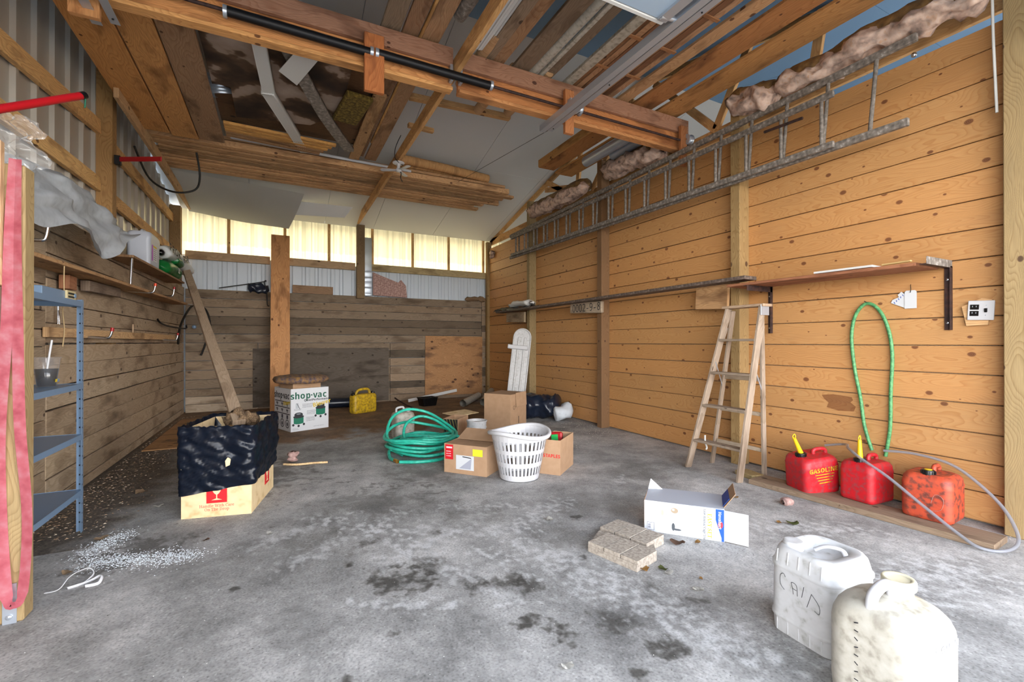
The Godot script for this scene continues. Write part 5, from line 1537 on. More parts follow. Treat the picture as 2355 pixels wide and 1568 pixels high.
	part("rim", tube(rim3(pts), 0.016, 6, true), M.white_jug, bw)
	for x in [-0.055, 0.055]:
		part("long_rib", bx(Vector3(0.035, 1.25, 0.03), 0.006, 1), M.white_jug, bw, Vector3(x, 0.68, 0.02))
	for y in [0.20, 1.12]:
		part("cross_bar", bx(Vector3(0.36, 0.075, 0.06), 0.012), M.white_plastic, bw, Vector3(-0.06, y, 0.035))
	# rubbish bags
	single("black_rubbish_bag", lumpy(curve([Vector3(3.36, 0.15, -6.35), Vector3(3.58, 0.19, -6.30), Vector3(3.78, 0.20, -6.18), Vector3(3.90, 0.22, -6.05)], 6), 0.21, 0.19, 0.09, 231, 20, 5.0), M.bag_plastic, "glossy black rubbish bag slumped against the pine wall behind the tall carton", "rubbish bag")
	single("white_bag", lumpy(curve([Vector3(3.72, 0.10, -5.95), Vector3(3.88, 0.13, -5.90), Vector3(4.0, 0.14, -5.98)], 5), 0.11, 0.11, 0.06, 232, 14, 6.0), M.woven_sack, "white plastic bag crushed under the black rubbish bag by the pine wall", "bag")
	single("white_bag", lumpy(curve([Vector3(3.35, 0.16, -6.75), Vector3(3.55, 0.18, -6.72), Vector3(3.72, 0.15, -6.75)], 5), 0.12, 0.17, 0.06, 233, 14, 6.0), M.bag_white, "white plastic bag behind the black rubbish bag, next to the tall carton", "bag")
	# loose plywood sheets on the dirt
	single("floor_sheet", bx(Vector3(0.95, 0.012, 2.3), 0.002, 0, Color(0.80, 0.72, 0.60)), M.plywood, "loose tan plywood sheet lying on the floor along the plank wall", "plywood", Vector3(-0.88, 0.007, -7.45))


func rim3(p: PackedVector2Array) -> PackedVector3Array:
	var o := PackedVector3Array()
	for q in p:
		o.append(Vector3(q.x, q.y, 0.012))
	return o


# ---------------------------------------------------------------- things on the floor

# box of card: w along x, d along z; walls of 5 mm, open or closed on top
func carton(t: Node3D, w: float, h: float, d: float, mat: Material, closed := false) -> void:
	var k := 0.005
	part("bottom_panel", bx(Vector3(w - 0.01, k, d - 0.01), 0.0), mat, t, Vector3(0, k / 2 + 0.001, 0))
	part("side_panel", bx(Vector3(w, h, k), 0.001), mat, t, Vector3(0, h / 2, d / 2))
	part("side_panel", bx(Vector3(w, h, k), 0.001), mat, t, Vector3(0, h / 2, -d / 2))
	part("side_panel", bx(Vector3(k, h, d - k), 0.001), mat, t, Vector3(w / 2 - k / 2, h / 2, 0))
	part("side_panel", bx(Vector3(k, h, d - k), 0.001), mat, t, Vector3(-w / 2 + k / 2, h / 2, 0))
	if closed:
		for s in [-1.0, 1.0]:
			part("top_flap", bx(Vector3(w - 0.012, k, d / 2 - 0.004), 0.001), mat, t, Vector3(0, h - 0.001, s * d / 4))


# the same ring with its points spread evenly
func even_ring(ring: PackedVector3Array, n: int) -> PackedVector3Array:
	var total := 0.0
	for i in ring.size():
		total += ring[i].distance_to(ring[(i + 1) % ring.size()])
	var out := PackedVector3Array()
	var i := 0
	var gone := 0.0
	for k in n:
		var want := total * k / n
		while gone + ring[i % ring.size()].distance_to(ring[(i + 1) % ring.size()]) < want:
			gone += ring[i % ring.size()].distance_to(ring[(i + 1) % ring.size()])
			i += 1
		var a := ring[i % ring.size()]
		var b := ring[(i + 1) % ring.size()]
		out.append(a.lerp(b, (want - gone) / maxf(a.distance_to(b), 1e-6)))
	return out


func paint(called: String, img: Image, rough := 0.6) -> StandardMaterial3D:
	var m := plain(called, Color.WHITE, rough)
	m.albedo_texture = ImageTexture.create_from_image(img)
	return m


func blob(img: Image, cx: int, cy: int, rx: int, ry: int, col: Color) -> void:
	for y in range(maxi(0, cy - ry), mini(img.get_height(), cy + ry + 1)):
		var f := 1.0 - pow(float(y - cy) / ry, 2.0)
		if f > 0:
			var hw := int(rx * sqrt(f))
			img.fill_rect(Rect2i(cx - hw, y, hw * 2, 1), col)


func lines(img: Image, x: int, y: int, w: int, n: int, step: int, col: Color, sd := 1) -> void:
	var rn := RandomNumberGenerator.new()
	rn.seed = sd
	for k in n:
		var at := 0
		var wide := int(w * rn.randf_range(0.75, 1.0))
		while at < wide:
			var l := rn.randi_range(4, 14)
			img.fill_rect(Rect2i(x + at, y + k * step, mini(l, wide - at), maxi(2, step / 3)), col)
			at += l + 4


# a quad in the xy plane carrying a picture
func face(w: float, h: float) -> ArrayMesh:
	var g := Geo.new()
	g.quad(Vector3(-w / 2, -h / 2, 0), Vector3(w / 2, -h / 2, 0), Vector3(w / 2, h / 2, 0), Vector3(-w / 2, h / 2, 0), Vector2(0, 1), Vector2(1, 1), Vector2(1, 0), Vector2(0, 0))
	return g.done()


func vacuum_picture(img: Image, cx: int, cy: int, s: float) -> void:
	var green := Color(0.05, 0.42, 0.32)
	var dark := Color(0.13, 0.14, 0.16)
	img.fill_rect(Rect2i(cx - int(52 * s), cy, int(104 * s), int(66 * s)), green)
	blob(img, cx, cy + int(66 * s), int(52 * s), int(14 * s), green)
	blob(img, cx, cy, int(58 * s), int(16 * s), dark)
	blob(img, cx, cy - int(22 * s), int(46 * s), int(24 * s), dark)
	blob(img, cx, cy - int(30 * s), int(24 * s), int(8 * s), Color(0.5, 0.52, 0.54))
	for x in [-56, 0, 56]:
		blob(img, cx + int(x * s), cy + int((84 if x != 0 else 98) * s), int(13 * s), int(13 * s), dark)


func build_floor_things() -> void:
	# --- wine carton with a black liner bag
	var fc := thing("fragile_carton", "pale carton with a red glass symbol standing under a black bag", "carton", Vector3(-0.325, 0, -4.03), -0.21)
	carton(fc, 0.43, 0.60, 0.61, M.pale_cardboard)
	for f in [[0.0, 0.31, 0.0, 0.10], [0.2165, 0.0, PI / 2, -0.10]]:
		var pl := thing_part("fragile_mark", fc, Vector3(f[0] + (f[3] - 0.10 if f[2] == 0.0 else 0.0), 0.155, f[1] if f[2] == 0.0 else f[3]))
		pl.rotation.y = f[2]
		part("red_patch", bx(Vector3(0.125, 0.12, 0.002), 0.0), M.red_ink, pl, Vector3(0, 0, -0.001))
		part("glass_bowl", slab(PackedVector2Array([Vector2(-0.022, 0.045), Vector2(0.022, 0.045), Vector2(0.024, 0.015), Vector2(0.012, -0.002), Vector2(0.003, -0.008), Vector2(0.003, -0.034), Vector2(0.032, -0.045), Vector2(-0.032, -0.045), Vector2(-0.003, -0.034), Vector2(-0.003, -0.008), Vector2(-0.012, -0.002), Vector2(-0.024, 0.015)]), 0.002), M.pale_cardboard, pl, Vector3(0, 0.005, 0.001))
	part("print", lettering("Handle With Care", 0.018, false, "Droid Serif"), M.red_ink, fc, Vector3(0.0, 0.075, 0.3075))
	part("print", lettering("On The Drop", 0.018, false, "Droid Serif"), M.red_ink, fc, Vector3(0.0, 0.050, 0.3075))
	var nz := noise(301, 5.0, 4)
	var nf := noise(302, 6.5, 3)
	var rows := []
	var levels := 44
	for i in levels:
		var v := i / float(levels - 1)
		var ring := PackedVector3Array()
		var base := even_ring(rrect(0.455, 0.635, 0.035, 0.0, 6), 120)
		for q in base:
			# hem hangs low on the steel-wall side, lifts towards the far side; the top folds in over the rim
			var hem := 0.16 + 0.10 * clampf((q.x + 0.2) * 1.2, 0, 1) + 0.05 * clampf(-q.z - 0.1, 0, 1)
			var y := lerpf(hem, 0.625, minf(1.0, v / 0.86))
			var ridge := 0.5 - absf(nf.get_noise_3d(q.x * 0.5 + y * 0.45, y * 0.35 - q.x * 0.3, q.z * 0.5 + y * 0.3)) * 2.2
			var fold := nz.get_noise_3d(q.x * 1.5 + y * 1.2, y * 1.6 - q.z * 0.5, q.z * 1.5)
			var out := 1.035 + 0.07 * fold + 0.06 * ridge + 0.07 * sin(PI * minf(1.0, v / 0.86)) * clampf(q.x * 3.0, 0.0, 1.0)
			if v > 0.86:
				var k := (v - 0.86) / 0.14
				out *= 1.0 - 0.09 * k
				y = 0.625 - 0.10 * k * k + 0.012 * nz.get_noise_2d(q.x * 6, q.z * 6)
			ring.append(Vector3(q.x * out, y, q.z * out))
		rows.append(ring)
	var bg := Geo.new()
	bg.sheet(rows, true)
	bg.sheet(rows, true, Rect2(0, 0, 1, 1), Color.WHITE, true)
	var bag := thing("liner_bag", "shiny black plastic bag turned down over the fragile carton", "bag", Vector3(-0.325, 0.0, -4.03), -0.21)
	part("film", bg.done(), M.bag_plastic, bag)
	for k in 2:
		part("torn_hole", slab(PackedVector2Array([Vector2(-0.012, -0.03), Vector2(0.012, -0.02), Vector2(0.018, 0.02), Vector2(0.0, 0.034), Vector2(-0.016, 0.01)]), 0.003), M.pale_cardboard, bag, [Vector3(-0.195, 0.37, 0.328), Vector3(0.075, 0.375, 0.335)][k])
	lone_plank("leaning_board", "long weathered board leaning from the black bag up to the plank wall", "board", Vector3(-0.285, 0.575, -4.12), Vector3(-1.365, 2.52, -8.62), 0.04, 0.09, M.weathered, Color(0.80, 0.74, 0.68), Vector3.UP)
	single("crumpled_paper", lumpy(curve([Vector3(-0.40, 0.57, -4.25), Vector3(-0.28, 0.60, -4.22), Vector3(-0.16, 0.57, -4.16)], 5), 0.06, 0.05, 0.09, 311, 16, 22.0), M.crumb, "crumpled pinkish paper sticking out of the black bag", "paper")

	# --- vacuum carton
	var vc := thing("vacuum_carton", "white shop-vac carton with green vacuum pictures and a cushion on top", "carton", Vector3(0.268, 0, -7.10), 0.37)
	carton(vc, 0.52, 0.575, 0.54, M.white_jug)
	var img := Image.create(512, 560, false, Image.FORMAT_RGB8)
	img.fill(Color(0.80, 0.81, 0.82))
	vacuum_picture(img, 100, 370, 1.25)
	vacuum_picture(img, 400, 275, 1.25)
	lines(img, 150, 205, 170, 4, 15, Color(0.35, 0.37, 0.4), 3)
	lines(img, 210, 300, 130, 4, 15, Color(0.35, 0.37, 0.4), 4)
	lines(img, 200, 390, 130, 4, 15, Color(0.35, 0.37, 0.4), 5)
	img.fill_rect(Rect2i(60, 190, 40, 70), Color(0.70, 0.72, 0.74))
	for k in 40:
		img.fill_rect(Rect2i(75 + k, 190 + k * 2, 5, 5), Color(0.2, 0.2, 0.22))
	lines(img, 40, 268, 100, 2, 12, Color(0.35, 0.37, 0.4), 6)
	lines(img, 20, 525, 90, 2, 14, Color(0.4, 0.42, 0.45), 7)
	lines(img, 300, 520, 170, 1, 12, Color(0.4, 0.42, 0.45), 8)
	part("front_print", face(0.515, 0.565), paint("vacuum_front", img), vc, Vector3(0, 0.288, 0.2735))
	part("logo", lettering("shop·vac", 0.085, true), M.green_ink, vc, Vector3(-0.02, 0.475, 0.275))
	part("subtitle", lettering("QuietPerformance", 0.030, true), M.ink, vc, Vector3(0.10, 0.41, 0.275))
	part("subtitle", lettering("Blower", 0.055, true), M.yellow_ink, vc, Vector3(0.16, 0.355, 0.275), Vector3(0, 0, 0.18))
	var im2 := Image.create(512, 560, false, Image.FORMAT_RGB8)
	im2.fill(Color(0.80, 0.80, 0.81))
	for y in [170, 245, 330]:
		im2.fill_rect(Rect2i(20, y, 470, 12), Color(0.15, 0.15, 0.18))
	for k in 3:
		for y in [195, 275]:
			im2.fill_rect(Rect2i(60 + 160 * k, y, 60, 18), Color(0.2, 0.2, 0.24))
			im2.fill_rect(Rect2i(80 + 160 * k, y + 22, 30, 18), Color(0.3, 0.3, 0.33))
		im2.fill_rect(Rect2i(70 + 160 * k, 350, 50, 50), Color(0.2, 0.2, 0.26))
		blob(im2, 95 + 160 * k, 465, 62, 58, Color(0.18, 0.18, 0.2))
		blob(im2, 95 + 160 * k, 465, 48, 46, Color(0.76, 0.76, 0.77))
		blob(im2, 95 + 160 * k, 470, 24, 26, Color(0.25, 0.25, 0.28))
	part("side_print", face(0.53, 0.565), paint("vacuum_side", im2), vc, Vector3(-0.2615, 0.288, 0), Vector3(0, -PI / 2, 0))
	part("side_logo", lettering("shop·vac", 0.085, true), M.ink, vc, Vector3(-0.263, 0.475, -0.02), Vector3(0, -PI / 2, 0))
	part("side_subtitle", lettering("Blower", 0.05, true), M.yellow_ink, vc, Vector3(-0.263, 0.38, 0.15), Vector3(0, -PI / 2, 0.15))
	single("inner_carton", bx(Vector3(0.40, 0.62, 0.38), 0.002), M.cardboard, "plain brown carton inside the vacuum carton carrying the cushion", "carton", Vector3(0.25, 0.33, -7.10), Vector3(0, 0.45, 0))
	var cr := []
	for r in [[0.0, 0.30], [0.012, 0.34], [0.045, 0.355], [0.08, 0.335], [0.10, 0.27], [0.105, 0.14], [0.085, 0.02]]:
		var ring := PackedVector3Array()
		for k in 32:
			var a := -TAU * k / 32.0
			var rr: float = r[1] * (1.0 + 0.03 * sin(a * 8.0)) * (1.0 if k % 4 else 0.96)
			ring.append(Vector3(cos(a) * rr, r[0] + 0.008 * sin(a * 8.0) * r[1], sin(a) * rr))
		cr.append(ring)
	single("seat_cushion", loft(cr), M.cushion_cloth, "round tufted brown cushion lying on top of the vacuum carton", "cushion", Vector3(0.26, 0.642, -7.02))

	# --- yellow jerry can
	var yc := thing("yellow_can", "dusty yellow plastic jerry can on the dirt in front of the rear wall", "fuel can", Vector3(1.27, 0, -8.16), 0.45)
	var rg := []
	for r in [[0.0, 0.42, 0.15, 0.04], [0.015, 0.45, 0.175, 0.05], [0.05, 0.46, 0.18, 0.05], [0.28, 0.455, 0.18, 0.05], [0.31, 0.42, 0.16, 0.05], [0.318, 0.36, 0.12, 0.05]]:
		rg.append(rrect(r[1], r[2], r[3], r[0], 5))
	part("body", loft(rg), M.yellow_can, yc)
	part("handle", tube(curve([Vector3(-0.15, 0.31, 0), Vector3(-0.09, 0.385, 0), Vector3(0.09, 0.39, 0), Vector3(0.13, 0.31, 0)], 5), 0.022, 8), M.yellow_can, yc)
	part("cap", lathe(PackedVector2Array([Vector2(0.03, 0), Vector2(0.034, 0.03), Vector2(0.03, 0.045), Vector2(0, 0.047)]), 14), M.black_plastic, yc, Vector3(-0.185, 0.30, 0), Vector3(0, 0, 0.5))
	part("cap", lathe(PackedVector2Array([Vector2(0.026, 0), Vector2(0.03, 0.03), Vector2(0.026, 0.04), Vector2(0, 0.042)]), 14), M.black_plastic, yc, Vector3(0.185, 0.305, 0), Vector3(0, 0, -0.4))
	part("raised_panel", bx(Vector3(0.30, 0.05, 0.012), 0.005), M.yellow_can, yc, Vector3(0.0, 0.12, 0.088))
	part("raised_panel", bx(Vector3(0.28, 0.035, 0.012), 0.005), M.yellow_can, yc, Vector3(0.02, 0.17, 0.088))
	part("embossing", lettering("DIESEL", 0.05, true), M.yellow_can, yc, Vector3(0.0, 0.235, 0.0905))

	# --- small cream jug
	var sj := thing("cream_jug", "small cream plastic jug with brown streaks beside the green hose", "jug", Vector3(1.375, 0, -5.74), 0.12)
	rg = []
	for r in [[0.0, 0.22, 0.20, 0.04], [0.02, 0.245, 0.225, 0.05], [0.28, 0.25, 0.23, 0.05], [0.315, 0.235, 0.21, 0.06], [0.33, 0.19, 0.17, 0.07]]:
		rg.append(rrect(r[1], r[2], r[3], r[0], 5))
	part("body", loft(rg), M.old_jug, sj)
	part("handle", tube(curve([Vector3(-0.085, 0.32, 0), Vector3(-0.08, 0.375, 0), Vector3(0.0, 0.385, 0), Vector3(0.01, 0.33, 0)], 5), 0.014, 8), M.white_jug, sj)
	part("cap", lathe(PackedVector2Array([Vector2(0.03, 0), Vector2(0.03, 0.02), Vector2(0.037, 0.022), Vector2(0.037, 0.045), Vector2(0, 0.047)]), 16), M.white_jug, sj, Vector3(0.065, 0.325, 0))

	# --- green garden hose in a loose heap
	var hp := []
	var rn := RandomNumberGenerator.new()
	rn.seed = 77
	hp.append_array([Vector3(1.02, 0.02, -4.60), Vector3(1.00, 0.02, -4.75), Vector3(1.05, 0.05, -4.95)])
	for k in 92:
		var a := 2.6 + k * 0.62
		var turn := k / 10.13
		var r := 0.33 + 0.07 * sin(turn * 2.1) + rn.randf_range(-0.03, 0.03)
		var lift := 0.02 + minf(k, 70) * 0.0021
		var tilt := 0.0
		if k > 50:
			tilt = 0.16 * sin(turn * 1.3) + 0.10
		hp.append(Vector3(1.43 + cos(a) * r * 1.05 + 0.05 * sin(turn * 1.7), lift + maxf(0.0, -sin(a)) * tilt + 0.012 * sin(k * 1.9), -4.98 + sin(a) * r + 0.04 * cos(turn * 2.3)))
	hp.append_array([Vector3(1.75, 0.16, -4.80), Vector3(1.72, 0.08, -4.60), Vector3(1.50, 0.02, -4.47), Vector3(1.25, 0.02, -4.43), Vector3(1.05, 0.02, -4.52)])
	var gh := thing("garden_hose", "turquoise garden hose piled in loose coils on the floor", "hose")
	part("tubing", tube(curve(hp, 4), 0.0165, 8), M.hose_green, gh)
	plain("brass", Color(0.78, 0.58, 0.28), 0.3, 0.9)
	part("coupling", tube(PackedVector3Array([Vector3(1.02, 0.022, -4.60), Vector3(1.035, 0.02, -4.54)]), 0.019, 10), M.brass, gh)

	# --- carton with the red label
	var rc := thing("label_carton", "brown carton with a red label and a yellow sticker beside the laundry basket", "carton", Vector3(1.66, 0, -4.03), -0.88)
	carton(rc, 0.44, 0.265, 0.42, M.cardboard)
	part("top_flap", bx(Vector3(0.43, 0.005, 0.20), 0.001), M.cardboard, rc, Vector3(0, 0.262, 0.105))
	part("top_flap", bx(Vector3(0.43, 0.005, 0.20), 0.001), M.cardboard, rc, Vector3(0, 0.30, -0.115), Vector3(0.38, 0, 0))
	var li := Image.create(96, 160, false, Image.FORMAT_RGB8)
	li.fill(Color(0.78, 0.06, 0.12))
	li.fill_rect(Rect2i(12, 22, 72, 18), Color(0.95, 0.8, 0.82))
	for y in [70, 95, 120]:
		lines(li, 14, y, 70, 1, 24, Color(0.95, 0.85, 0.85), y)
	part("red_label", face(0.085, 0.135), paint("red_label", li), rc, Vector3(-0.165, 0.19, 0.2135))
	plain("sticker_yellow", Color(0.82, 0.86, 0.18), 0.6)
	part("yellow_sticker", face(0.10, 0.062), M.sticker_yellow, rc, Vector3(0.13, 0.205, 0.2135))
	part("white_label", face(0.185, 0.13), M.white_ink, rc, Vector3(0.0, 0.105, 0.2135))
	part("label_bar", face(0.09, 0.008), M.ink, rc, Vector3(0.02, 0.155, 0.214), Vector3(0, 0, -0.08))
	var lw := Geo.new()
	lw.tri(Vector3(-0.06, -0.055, 0), Vector3(0.06, -0.055, 0), Vector3(0.07, 0.045, 0))
	plain("grey_ink", Color(0.62, 0.63, 0.68), 0.6)
	part("label_wedge", lw.done(), M.grey_ink, rc, Vector3(0.0, 0.105, 0.2142))
	lone_plank("brown_handle", "brown textured strip leaning on the red-label carton", "strip", Vector3(1.655, 0.005, -3.815), Vector3(1.60, 0.16, -3.90), 0.022, 0.012, M.rusty_iron, Color(1.6, 0.9, 0.8), Vector3(0.6, 0, 0.8))

	# --- laundry basket
	var lb := thing("laundry_basket", "white slotted round plastic laundry basket in the middle of the floor", "laundry basket", Vector3(1.90, 0, -3.60))
	part("shell", basket_shell(), M.white_plastic, lb)
	var rim := PackedVector3Array()
	for k in 40:
		var a := TAU * k / 40.0
		rim.append(Vector3(cos(a) * 0.268, basket_top(a), sin(a) * 0.262))
	part("rim", tube(rim, 0.019, 8, true), M.white_plastic, lb)
	part("base", lathe(PackedVector2Array([Vector2(0.172, 0.012), Vector2(0.17, 0.0), Vector2(0.0, 0.004)]), 30), M.white_plastic, lb)

	# --- second open carton
	var sc := thing("open_carton", "open brown carton with red print, a red package inside it", "carton", Vector3(2.345, 0, -3.68), -0.88)
	carton(sc, 0.20, 0.315, 0.42, M.cardboard)
	part("print", lettering("STAPLES", 0.030, true), M.red_ink, sc, Vector3(0.02, 0.17, 0.2135))
	var rp := thing("red_package", "red package with a green label poking out of the open carton", "package", Vector3(2.35, 0.27, -3.69), -0.88)
	part("packet", bx(Vector3(0.11, 0.15, 0.05), 0.012), M.red_plastic, rp, Vector3.ZERO, Vector3(-0.25, 0, 0.08))
	plain("label_green", Color(0.08, 0.62, 0.28), 0.5)
	part("label_sheet", bx(Vector3(0.065, 0.06, 0.003), 0.0), M.label_green, rp, Vector3(-0.012, 0.025, 0.027), Vector3(-0.25, 0, 0.15))

	# --- tall carton, bucket and crate behind
	var tc := thing("tall_carton", "tall plain brown carton behind the laundry basket", "carton", Vector3(2.80, 0, -5.72), -0.98)
	carton(tc, 0.42, 0.50, 0.44, M.cardboard, true)
	part("loose_flap", bx(Vector3(0.005, 0.19, 0.30), 0.001), M.cardboard, tc, Vector3(0.222, 0.42, -0.05), Vector3(0, 0, 0.06))
	part("round_stamp", lathe(PackedVector2Array([Vector2(0.022, 0.001), Vector2(0.026, 0.001), Vector2(0.026, 0.0), Vector2(0.022, 0.0)]), 20), M.ink, tc, Vector3(0.2105, 0.32, 0.13), Vector3(0, 0, -PI / 2))
	part("hand_slot", bx(Vector3(0.002, 0.10, 0.012), 0.0), M.black, tc, Vector3(0.2105, 0.14, 0.0))
	var bu := thing("paint_bucket", "dirty white bucket with brown residue left of the tall carton", "bucket", Vector3(2.14, 0, -5.17))
	var bgm := Geo.new()
	add_lathe(bgm, PackedVector2Array([Vector2(0.0, 0.0), Vector2(0.105, 0.0), Vector2(0.115, 0.16), Vector2(0.122, 0.16), Vector2(0.122, 0.175), Vector2(0.116, 0.178), Vector2(0.119, 0.235), Vector2(0.127, 0.238), Vector2(0.127, 0.25), Vector2(0.115, 0.25), Vector2(0.10, 0.02), Vector2(0, 0.02)]), 26)
	part("pail", bgm.done(), M.white_jug, bu)
	part("residue", lathe(PackedVector2Array([Vector2(0.113, 0.215), Vector2(0, 0.21)]), 20), M.crumb, bu)
	var cr2 := thing("patterned_box", "black and tan patterned box beside the dirty white bucket", "box", Vector3(2.02, 0, -5.58), -0.75)
	carton(cr2, 0.20, 0.24, 0.34, M.cardboard)
	var pi := Image.create(128, 128, false, Image.FORMAT_RGB8)
	pi.fill(Color(0.06, 0.06, 0.06))
	for k in 9:
		for j in 128:
			pi.fill_rect(Rect2i((k * 26 + j / 3) % 128, j, 3, 1), Color(0.6, 0.55, 0.3))
	part("side_print", face(0.19, 0.23), paint("dark_print", pi), cr2, Vector3(0, 0.12, 0.1735))
	single("flat_card", bx(Vector3(0.42, 0.008, 0.30), 0.001), M.pale_cardboard, "flattened piece of cardboard on the dirt behind the hose", "cardboard", Vector3(2.28, 0.20, -6.1), Vector3(0.05, 0.35, 0.02))
	single("crumpled_wrap", lumpy(curve([Vector3(2.10, 0.31, -4.03), Vector3(2.17, 0.33, -3.98), Vector3(2.25, 0.335, -3.90)], 4), 0.05, 0.04, 0.05, 341, 10, 16.0), M.white_jug, "crumpled white wrapper between the basket and the open carton", "wrapper")

	build_front_things()


func basket_top(a: float) -> float:
	return 0.405 + 0.022 * cos(2.0 * a + 0.9)


# the tapering wall of the basket with three rows of upright slots left open
func basket_shell() -> ArrayMesh:
	var g := Geo.new()
	var n := 36
	var bands := [[0.01, 0.055, 0], [0.055, 0.125, 1], [0.125, 0.165, 0], [0.165, 0.240, 1], [0.240, 0.275, 0], [0.275, 0.35, 1], [0.35, 1.0, 0]]
	for k in n:
		var a0 := TAU * k / n
		var a1 := TAU * (k + 1) / n
		for b in bands:
			var spans := [[0.0, 1.0]] if b[2] == 0 else [[0.0, 0.25], [0.75, 1.0]]
			for s in spans:
				for side in 2:
					var off := -0.0035 if side == 1 else 0.0
					var q := []
					for e in [[s[0], 0], [s[1], 0], [s[1], 1], [s[0], 1]]:
						var a: float = lerpf(a0, a1, e[0])
						var y: float = b[e[1]]
						if y > 0.9:
							y = basket_top(a)
						var r := 0.172 + (0.255 - 0.172) * y / 0.405 + off
						q.append(Vector3(cos(a) * r, y, sin(a) * r * 0.98))
					if side == 0:
						q.reverse()
					g.quad(q[0], q[1], q[2], q[3], Vector2.ZERO, Vector2(1, 0), Vector2.ONE, Vector2(0, 1))
	return g.done()


# ---------------------------------------------------------------- near the camera

func fuel_can(called: String, label: String, at: Vector3, turn: float, size: Vector3, mat: Material, spout: int) -> Node3D:
	var c := thing(called, label, "fuel can", at, turn)
	var w := size.x
	var h := size.y
	var d := size.z
	var rg := []
	for r in [[0.0, 0.88, 0.03], [0.03, 0.97, 0.04], [0.10, 1.0, 0.045], [0.72, 1.0, 0.045], [0.76, 1.015, 0.045], [0.79, 1.0, 0.05], [0.90, 0.97, 0.05], [0.97, 0.88, 0.05], [1.0, 0.74, 0.05]]:
		rg.append(rrect(w * r[1], d * r[1], r[2], h * r[0], 5))
	part("body", loft(rg), mat, c)
	part("handle", tube(curve([Vector3(0.02, h * 0.96, 0), Vector3(0.03, h + 0.03, 0), Vector3(w * 0.38, h + 0.025, 0), Vector3(w * 0.42, h * 0.93, 0)], 5), 0.015, 8), mat, c)
	var cap := thing_part("cap", c, Vector3(-w * 0.28, h * 0.97, 0))
	part("collar", lathe(PackedVector2Array([Vector2(0.036, 0), Vector2(0.036, 0.03), Vector2(0.03, 0.034), Vector2(0, 0.034)]), 18), M.black_plastic, cap)
	for k in 14:
		var a := TAU * k / 14.0
		part("grip_rib", bx(Vector3(0.005, 0.026, 0.006), 0.0), M.black_plastic, cap, Vector3(cos(a) * 0.037, 0.015, sin(a) * 0.037), Vector3(0, -a, 0))
	plain("spout_yellow", Color(0.86, 0.70, 0.08), 0.4)
	if spout == 0:
		part("cap_disc", lathe(PackedVector2Array([Vector2(0.02, 0.034), Vector2(0.02, 0.038), Vector2(0, 0.038)]), 14), M.spout_yellow, cap)
	else:
		var lean := Vector3(-0.05, 0.13, 0) if spout == 1 else Vector3(-0.005, 0.135, 0)
		part("spout", tube(PackedVector3Array([Vector3(0, 0.03, 0), Vector3(0, 0.03, 0) + lean * 0.4, Vector3(0, 0.03, 0) + lean]), PackedFloat32Array([0.019, 0.016, 0.012]), 12), M.spout_yellow, cap)
		part("spout_loop", tube(curve([lean + Vector3(0, 0.02, 0), lean + Vector3(-0.012, 0.045, 0), lean + Vector3(0.004, 0.062, 0), lean + Vector3(0.012, 0.04, 0)], 4, true), 0.004, 5, true), M.spout_yellow, cap)
	return c


func stroke(pts: Array, parent: Node, mat: Material, rad := 0.0010) -> void:
	part("pen_stroke", tube(curve(pts, 3), rad, 4), mat, parent)


